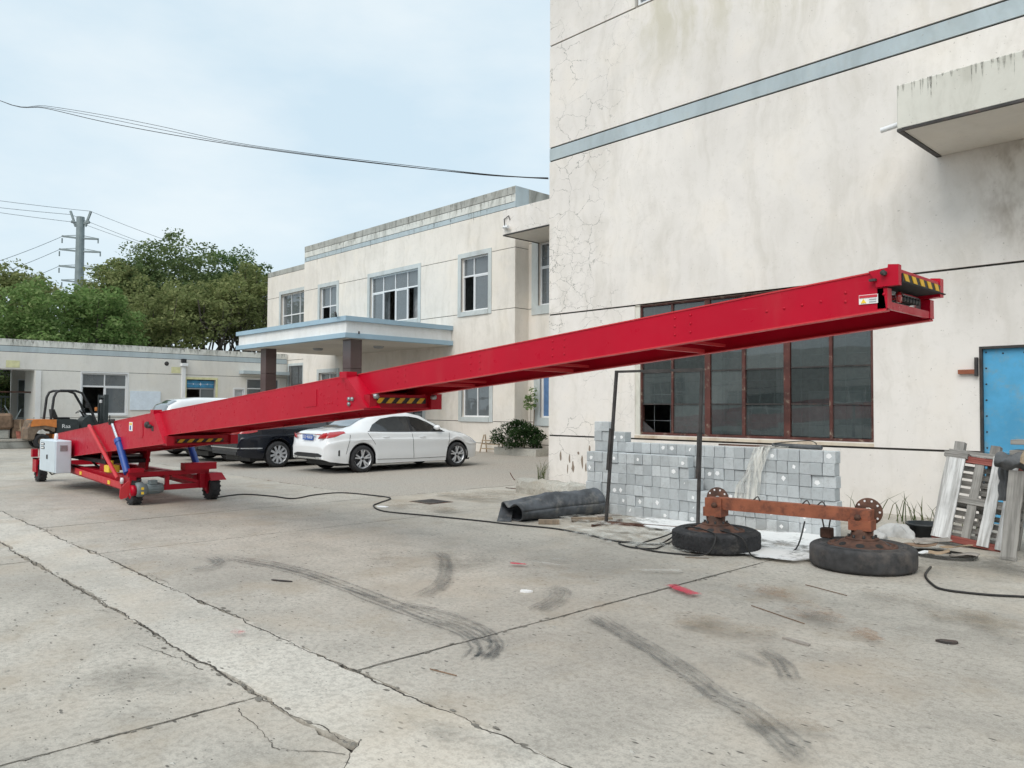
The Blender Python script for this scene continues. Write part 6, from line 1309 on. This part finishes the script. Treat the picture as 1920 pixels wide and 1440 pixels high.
def tree(name, label, base, h_, crown, leaf, nclump=60, per=170, cr=1.0, size=.27, trunks=1, group='trees behind the low building'):
    t_ = thing(name, label, 'tree', base, group); rx, ry, rz, cz = crown; pts, cl_ = crown_points((base[0], base[1], cz), rx*1.04, ry*1.04, rz*1.04, int(nclump*1.7), int(per*.62), cr*.74); size *= .88
    leaf_cloud(pts, size, leaf, 'crown', t_)
    for q in range(trunks):
        ox, oy = (random.uniform(-.5, .5), random.uniform(-.5, .5)) if trunks > 1 else (0, 0); tx, ty = random.uniform(-.8, .8)*trunks*.6, random.uniform(-.8, .8)*trunks*.6
        top_ = Vector((base[0]+tx, base[1]+ty, cz+rz*.4)); b0 = Vector((base[0]+ox, base[1]+oy, 0)); mid = b0.lerp(top_, .45)+Vector((random.uniform(-.25, .25), random.uniform(-.25, .25), 0))
        MB().tube(smooth_line([b0, b0.lerp(mid, .5)+Vector((.05, .05, 0)), mid, top_], 4), [.20-.15*i/12 for i in range(13)] if trunks == 1 else [.12-.09*i/12 for i in range(13)], 7).build('trunk', 'bark', t_)
        b = MB()
        for w_ in range(9):
            tgt = Vector(tuple(random.choice(cl_))); s0 = b0.lerp(top_, random.uniform(.25, .9)); b.tube(smooth_line([s0, s0.lerp(tgt, .5)+Vector((0, 0, -.3)), tgt], 3), [.06, .055, .05, .04, .035, .025, .015], 5)
        b.build('limb', 'bark', t_)
    return t_
tree('broadleaf_tree', 'bright green low tree at the far left over the roof', (-43.5, 9.6, 0), 6.5, (2.2, 2.6, 2.3, 4.9), 'leaf_fresh', 60, 170, .85, .24)
tree('broadleaf_tree', 'fresh green tree just left of the pylon over the roof', (-44.5, 12.2, 0), 7.4, (2.2, 2.3, 2.3, 5.3), 'leaf_fresh', 55, 170, .85, .24)
tree('broadleaf_tree', 'olive brown tree at the left picture edge behind', (-52, 9.6, 0), 9, (3.0, 2.6, 2.7, 6.6), 'leaf_olive', 55, 160, 1.05, .28)
tree('broadleaf_tree', 'dusty olive tree just right of the steel pylon', (-56, 16.9, 0), 11, (3.0, 1.9, 3.2, 7.8), 'leaf_olive', 50, 160, 1.1, .28)
tree('broadleaf_tree', 'dark green tree right of the pylon with low crown', (-50, 15.0, 0), 9, (2.6, 2.2, 2.6, 5.0), 'leaf_dark', 60, 160, 1.0, .28)
tree('broadleaf_tree', 'tallest dark green tree in the middle of the group', (-57, 21.2, 0), 13, (3.8, 3.6, 4.3, 8.9), 'leaf_mid', 100, 160, 1.15, .28)
tree('broadleaf_tree', 'tall mid green tree left of the tallest one', (-57, 18.4, 0), 12, (3.0, 2.6, 3.8, 8.2), 'leaf_mid', 80, 160, 1.1, .28)
tree('broadleaf_tree', 'rounded olive yellow tree in front of the tallest tree', (-48, 17.0, 0), 8.6, (2.5, 2.5, 2.8, 6.0), 'leaf_olive', 70, 160, .95, .25, 2)
tree('broadleaf_tree', 'olive tree with bare multiple stems near the porch canopy', (-48, 20.2, 0), 8.8, (2.5, 2.3, 2.3, 6.9), 'leaf_olive', 62, 160, .9, .25, 5)
tree('broadleaf_tree', 'dark rounded tree top beyond the right side olive trees', (-58, 26.0, 0), 13, (3.0, 2.9, 3.2, 9.8), 'leaf_dark', 70, 160, 1.1, .28, 2)
tree('broadleaf_tree', 'olive yellow tree touching the office building side', (-49, 23.2, 0), 10, (2.6, 2.3, 3.1, 7.4), 'leaf_olive', 70, 160, .95, .25, 5)
tree('broadleaf_tree', 'green tree seen through the passage of the low building', (-46, 7.6, 0), 5, (1.6, 1.8, 2.0, 2.4), 'leaf_mid', 40, 160, .8, .2)
pts, _ = crown_points((-46.5, 15, 2.2), 3.0, 9.5, 2.3, 95, 150, .9); us = leaf_cloud(pts, .25, 'leaf_dark', 'undergrowth', None); tag(us, 'dark undergrowth mass beneath the trees behind the roof', kind='stuff')
# flowering shrub and climber
sh = thing('flowering_shrub', 'dark green shrub dotted with small white flowers by the office wall', 'shrub', (-18.5, 18.1, 0)); pts, cl_ = crown_points((-18.5, 18.0, .55), .95, .55, .55, 60, 130, .24); leaf_cloud(pts, .075, 'leaf_shrub', 'foliage', sh)
p2, _ = crown_points((-18.5, 17.95, .58), 1.0, .62, .58, 70, 6, .24); tag(leaf_cloud(p2, .055, 'petal', 'flower', sh, .9), kind='stuff'); b = MB()
for q in range(16): b.tube([(-18.5+random.uniform(-.2, .2), 18.1, 0), (-18.5+random.uniform(-.9, .9), 18.0+random.uniform(-.4, .3), random.uniform(.5, 1.1))], [.015, .006], 5)
b.build('stem', 'bark', sh)
cl2 = thing('climbing_plant', 'tall thin leafy stem rising above the flowering shrub', 'plant', (-18.6, 18.7, 0)); pts, _ = crown_points((-18.62, 18.7, 1.7), .18, .15, .55, 14, 45, .13); leaf_cloud(pts, .07, 'leaf_fresh', 'foliage', cl2); MB().tube([(-18.6, 18.7, 0), (-18.62, 18.7, 2.1)], [.014, .006], 6).build('stem', 'bark', cl2)
tag(MB().prism([(-19.4, 17.75), (-17.4, 17.72), (-17.4, 18.3), (-19.4, 18.3)], 0, .24, 'z').build('planter_kerb', 'concrete_rough'), 'low rough concrete kerb around the flowering shrub', 'kerb')

# ================================================================== LEFT EDGE: PLATFORM AND JUNK
pf = thing('loading_platform', 'low concrete platform with pale edge at the left behind the forklift', 'platform', (-35, 5, 0)); MB().cbox(-36.2, -32.7, -6, 7.3, 0, .26, .02).build('slab', 'parapet_stained', pf); MB().box(-32.98, -32.68, -6, 7.32, .262, .34).build('edge_curb', 'concrete_strip', pf)
tag(MB().cbox(-35.9, -35.2, 5.0, 6.85, .262, .62, .04).build('stone_block', 'concrete_rough'), 'lower pale stone block on the loading platform', 'stone block')
tag(MB().cbox(-35.8, -35.1, 5.1, 6.95, .622, 1.25, .09).build('stone_block', 'crate_brown'), 'upper brownish stone block on the loading platform', 'stone block')
for (y0, y1, z0, z1, lb_) in ((6.95, 7.45, .262, .66, 'bottom brown cardboard box on the platform'), (6.98, 7.40, .662, 1.0, 'top brown cardboard box on the platform')):
    t_ = thing('cardboard_box', lb_, 'box', (-35.4, 7.2, z0)); MB().cbox(-35.7, -35.2, y0, y1, z0, z1, .01).build('box', 'crate_brown', t_); MB().box(-35.196, -35.194, y0+.2, y0+.25, z0+.02, z1-.02).build('tape', 'cardboard', t_)
t_ = thing('brick_bin', 'small red-brown open basket in front of the boxes', 'basket', (-34.6, 7.1, .26)); MB().lathe([(0, 0), (.17, 0), (.21, .30), (.19, .30), (.15, .02), (0, .02)], (-34.6, 7.15, .262), 'z', 10, smooth=False).build('basket', 'brick_red', t_); MB().tube([(-34.6, 7.15, .3), (-34.75, 7.1, .85)], .015, 6).build('handle', 'wood_tan', t_)
t_ = thing('metal_gate', 'green metal gate in the passage of the low building', 'gate', (-41.2, 6, 0))
for y in np.arange(5.9, 7.95, .16): MB().box(-41.22, -41.19, y, y+.03, .2, 2.0).build('gate_bar', 'motor_grey', t_)
MB().box(-41.23, -41.18, 5.8, 7.98, .25, .33).box(-41.23, -41.18, 5.8, 7.98, 1.9, 1.98).build('gate_rail', 'motor_grey', t_)
b = thing('scrap_sheets', 'thin angled metal sheets leaning on the stone blocks', 'metal sheet', (-35.3, 6.9, .6)); MB().bar((-35.3, 7.0, 1.0), (-35.4, 6.7, 1.55), .04, .02).bar((-35.3, 7.05, 1.0), (-35.35, 7.25, 1.4), .03, .02).build('sheet', 'galvanised', b)

# ================================================================== PYLON AND OVERHEAD LINES
PX_, PY_ = -144.0, 37.5
py = thing('power_pylon', 'grey tubular steel power pylon with cross arms rising behind the trees', 'pylon', (PX_, PY_, 0)); MB().lathe([(.85, 0), (.62, 33.2), (0, 33.2)], (PX_, PY_, 0), 'z', 14, smooth=False).build('pole', 'galvanised', py)
ad = Vector((.68, .73, 0)).normalized()
for z, ln, dz in ((29.6, 3.0, .6), (27.4, 3.4, .4), (24.6, 3.4, .4), (22.2, 2.9, .4), (19.4, 2.6, .3)):
    for sg in (-1, 1):
        r0 = Vector((PX_, PY_, z)); b = MB().bar(r0, r0+ad*sg*ln+Vector((0, 0, .35 if sg < 0 else -.1)), .34, .26).bar(r0+Vector((0, 0, .55)), r0+ad*sg*ln*.96+Vector((0, 0, .4 if sg < 0 else 0)), .1, .1).tube([r0+ad*sg*ln, r0+ad*sg*ln+Vector((0, 0, -.8))], .12, 6); b.build('cross_arm', 'galvanised', py)
for sg in (-1, 1): MB().bar((PX_+ad.x*sg*.8, PY_+ad.y*sg*.8, 31.6), (PX_+ad.x*sg*1.7, PY_+ad.y*sg*1.7, 34.2), .3, .3).bar((PX_, PY_, 32.0), (PX_+ad.x*sg*1.5, PY_+ad.y*sg*1.5, 32.4), .4, .4).build('top_horn', 'galvanised', py)
def wire(name, label, a, b_, sag, r, m='wire_grey', n=24, cat_='power line'):
    a, b_ = Vector(a), Vector(b_); return tag(MB().tube([a.lerp(b_, i/n)+Vector((0, 0, -4*sag*(i/n)*(1-i/n))) for i in range(n+1)], r, 4, smooth=False).build(name, m), label, cat_)
for sg, zz, lb_ in ((1, 34.2, 'upper'), (-1, 33.6, 'lower'), (0, 32.2, 'lowest')):
    p_ = Vector((PX_, PY_, zz))+ad*sg*1.6; wire('power_line', '%s power line from the pylon top to the right behind the office' % lb_, p_, (-91+sg*1.2-24, 49.5+22+sg, 19.8+sg*.5), 1.0, .045); wire('power_line', '%s power line from the pylon top leaving to the left' % lb_, p_, (-170+sg, -16, 40+sg*.7), 1.2, .045)
for i, (z, ln) in enumerate(((29.9, 3.0), (27.7, 3.4), (24.9, 3.4))): wire('side_line', 'power line running down left from the %s cross arm' % ORD[i], Vector((PX_, PY_, z))-ad*ln, (-112, 4-i*1.0, 12.0-i*2.2), 1.0, .04)
def strand(name, label, pts, r): return tag(MB().tube(smooth_line(pts, 6), r, 5).build(name, 'cable_black'), label, 'cable')
A0, E0 = Vector((-30, 5.34, 11.57)), Vector((-11.56, 12.13, 6.52)); E1 = A0+(A0-E0)*.35+Vector((0, 0, 1.6))
base_ = [E1, A0, A0.lerp(E0, .12)+Vector((0, 0, -.04)), A0.lerp(E0, .25)+Vector((0, 0, -.17)), A0.lerp(E0, .38)+Vector((0, 0, -.27)), A0.lerp(E0, .52)+Vector((0, 0, -.29)), A0.lerp(E0, .66)+Vector((0, 0, -.27)), A0.lerp(E0, .82)+Vector((0, 0, -.20)), A0.lerp(E0, .93)+Vector((0, 0, -.12)), E0]
for i, (am, lb_) in enumerate(((0., 'lowest sagging strand of the black cable bundle crossing the sky'), (.55, 'uppermost strand of the black cable bundle crossing the sky'), (.28, 'middle strand of the black cable bundle crossing the sky'))):
    sp_ = [0, 0, .25, .52, .52, .20, .14, .09, .05, 0]; strand('overhead_cable', lb_, [p+Vector((0, random.uniform(-.02, .02), am*k_*.62+random.uniform(-.015, .015))) for p, k_ in zip(base_, sp_)], .010 if i == 0 else .007)
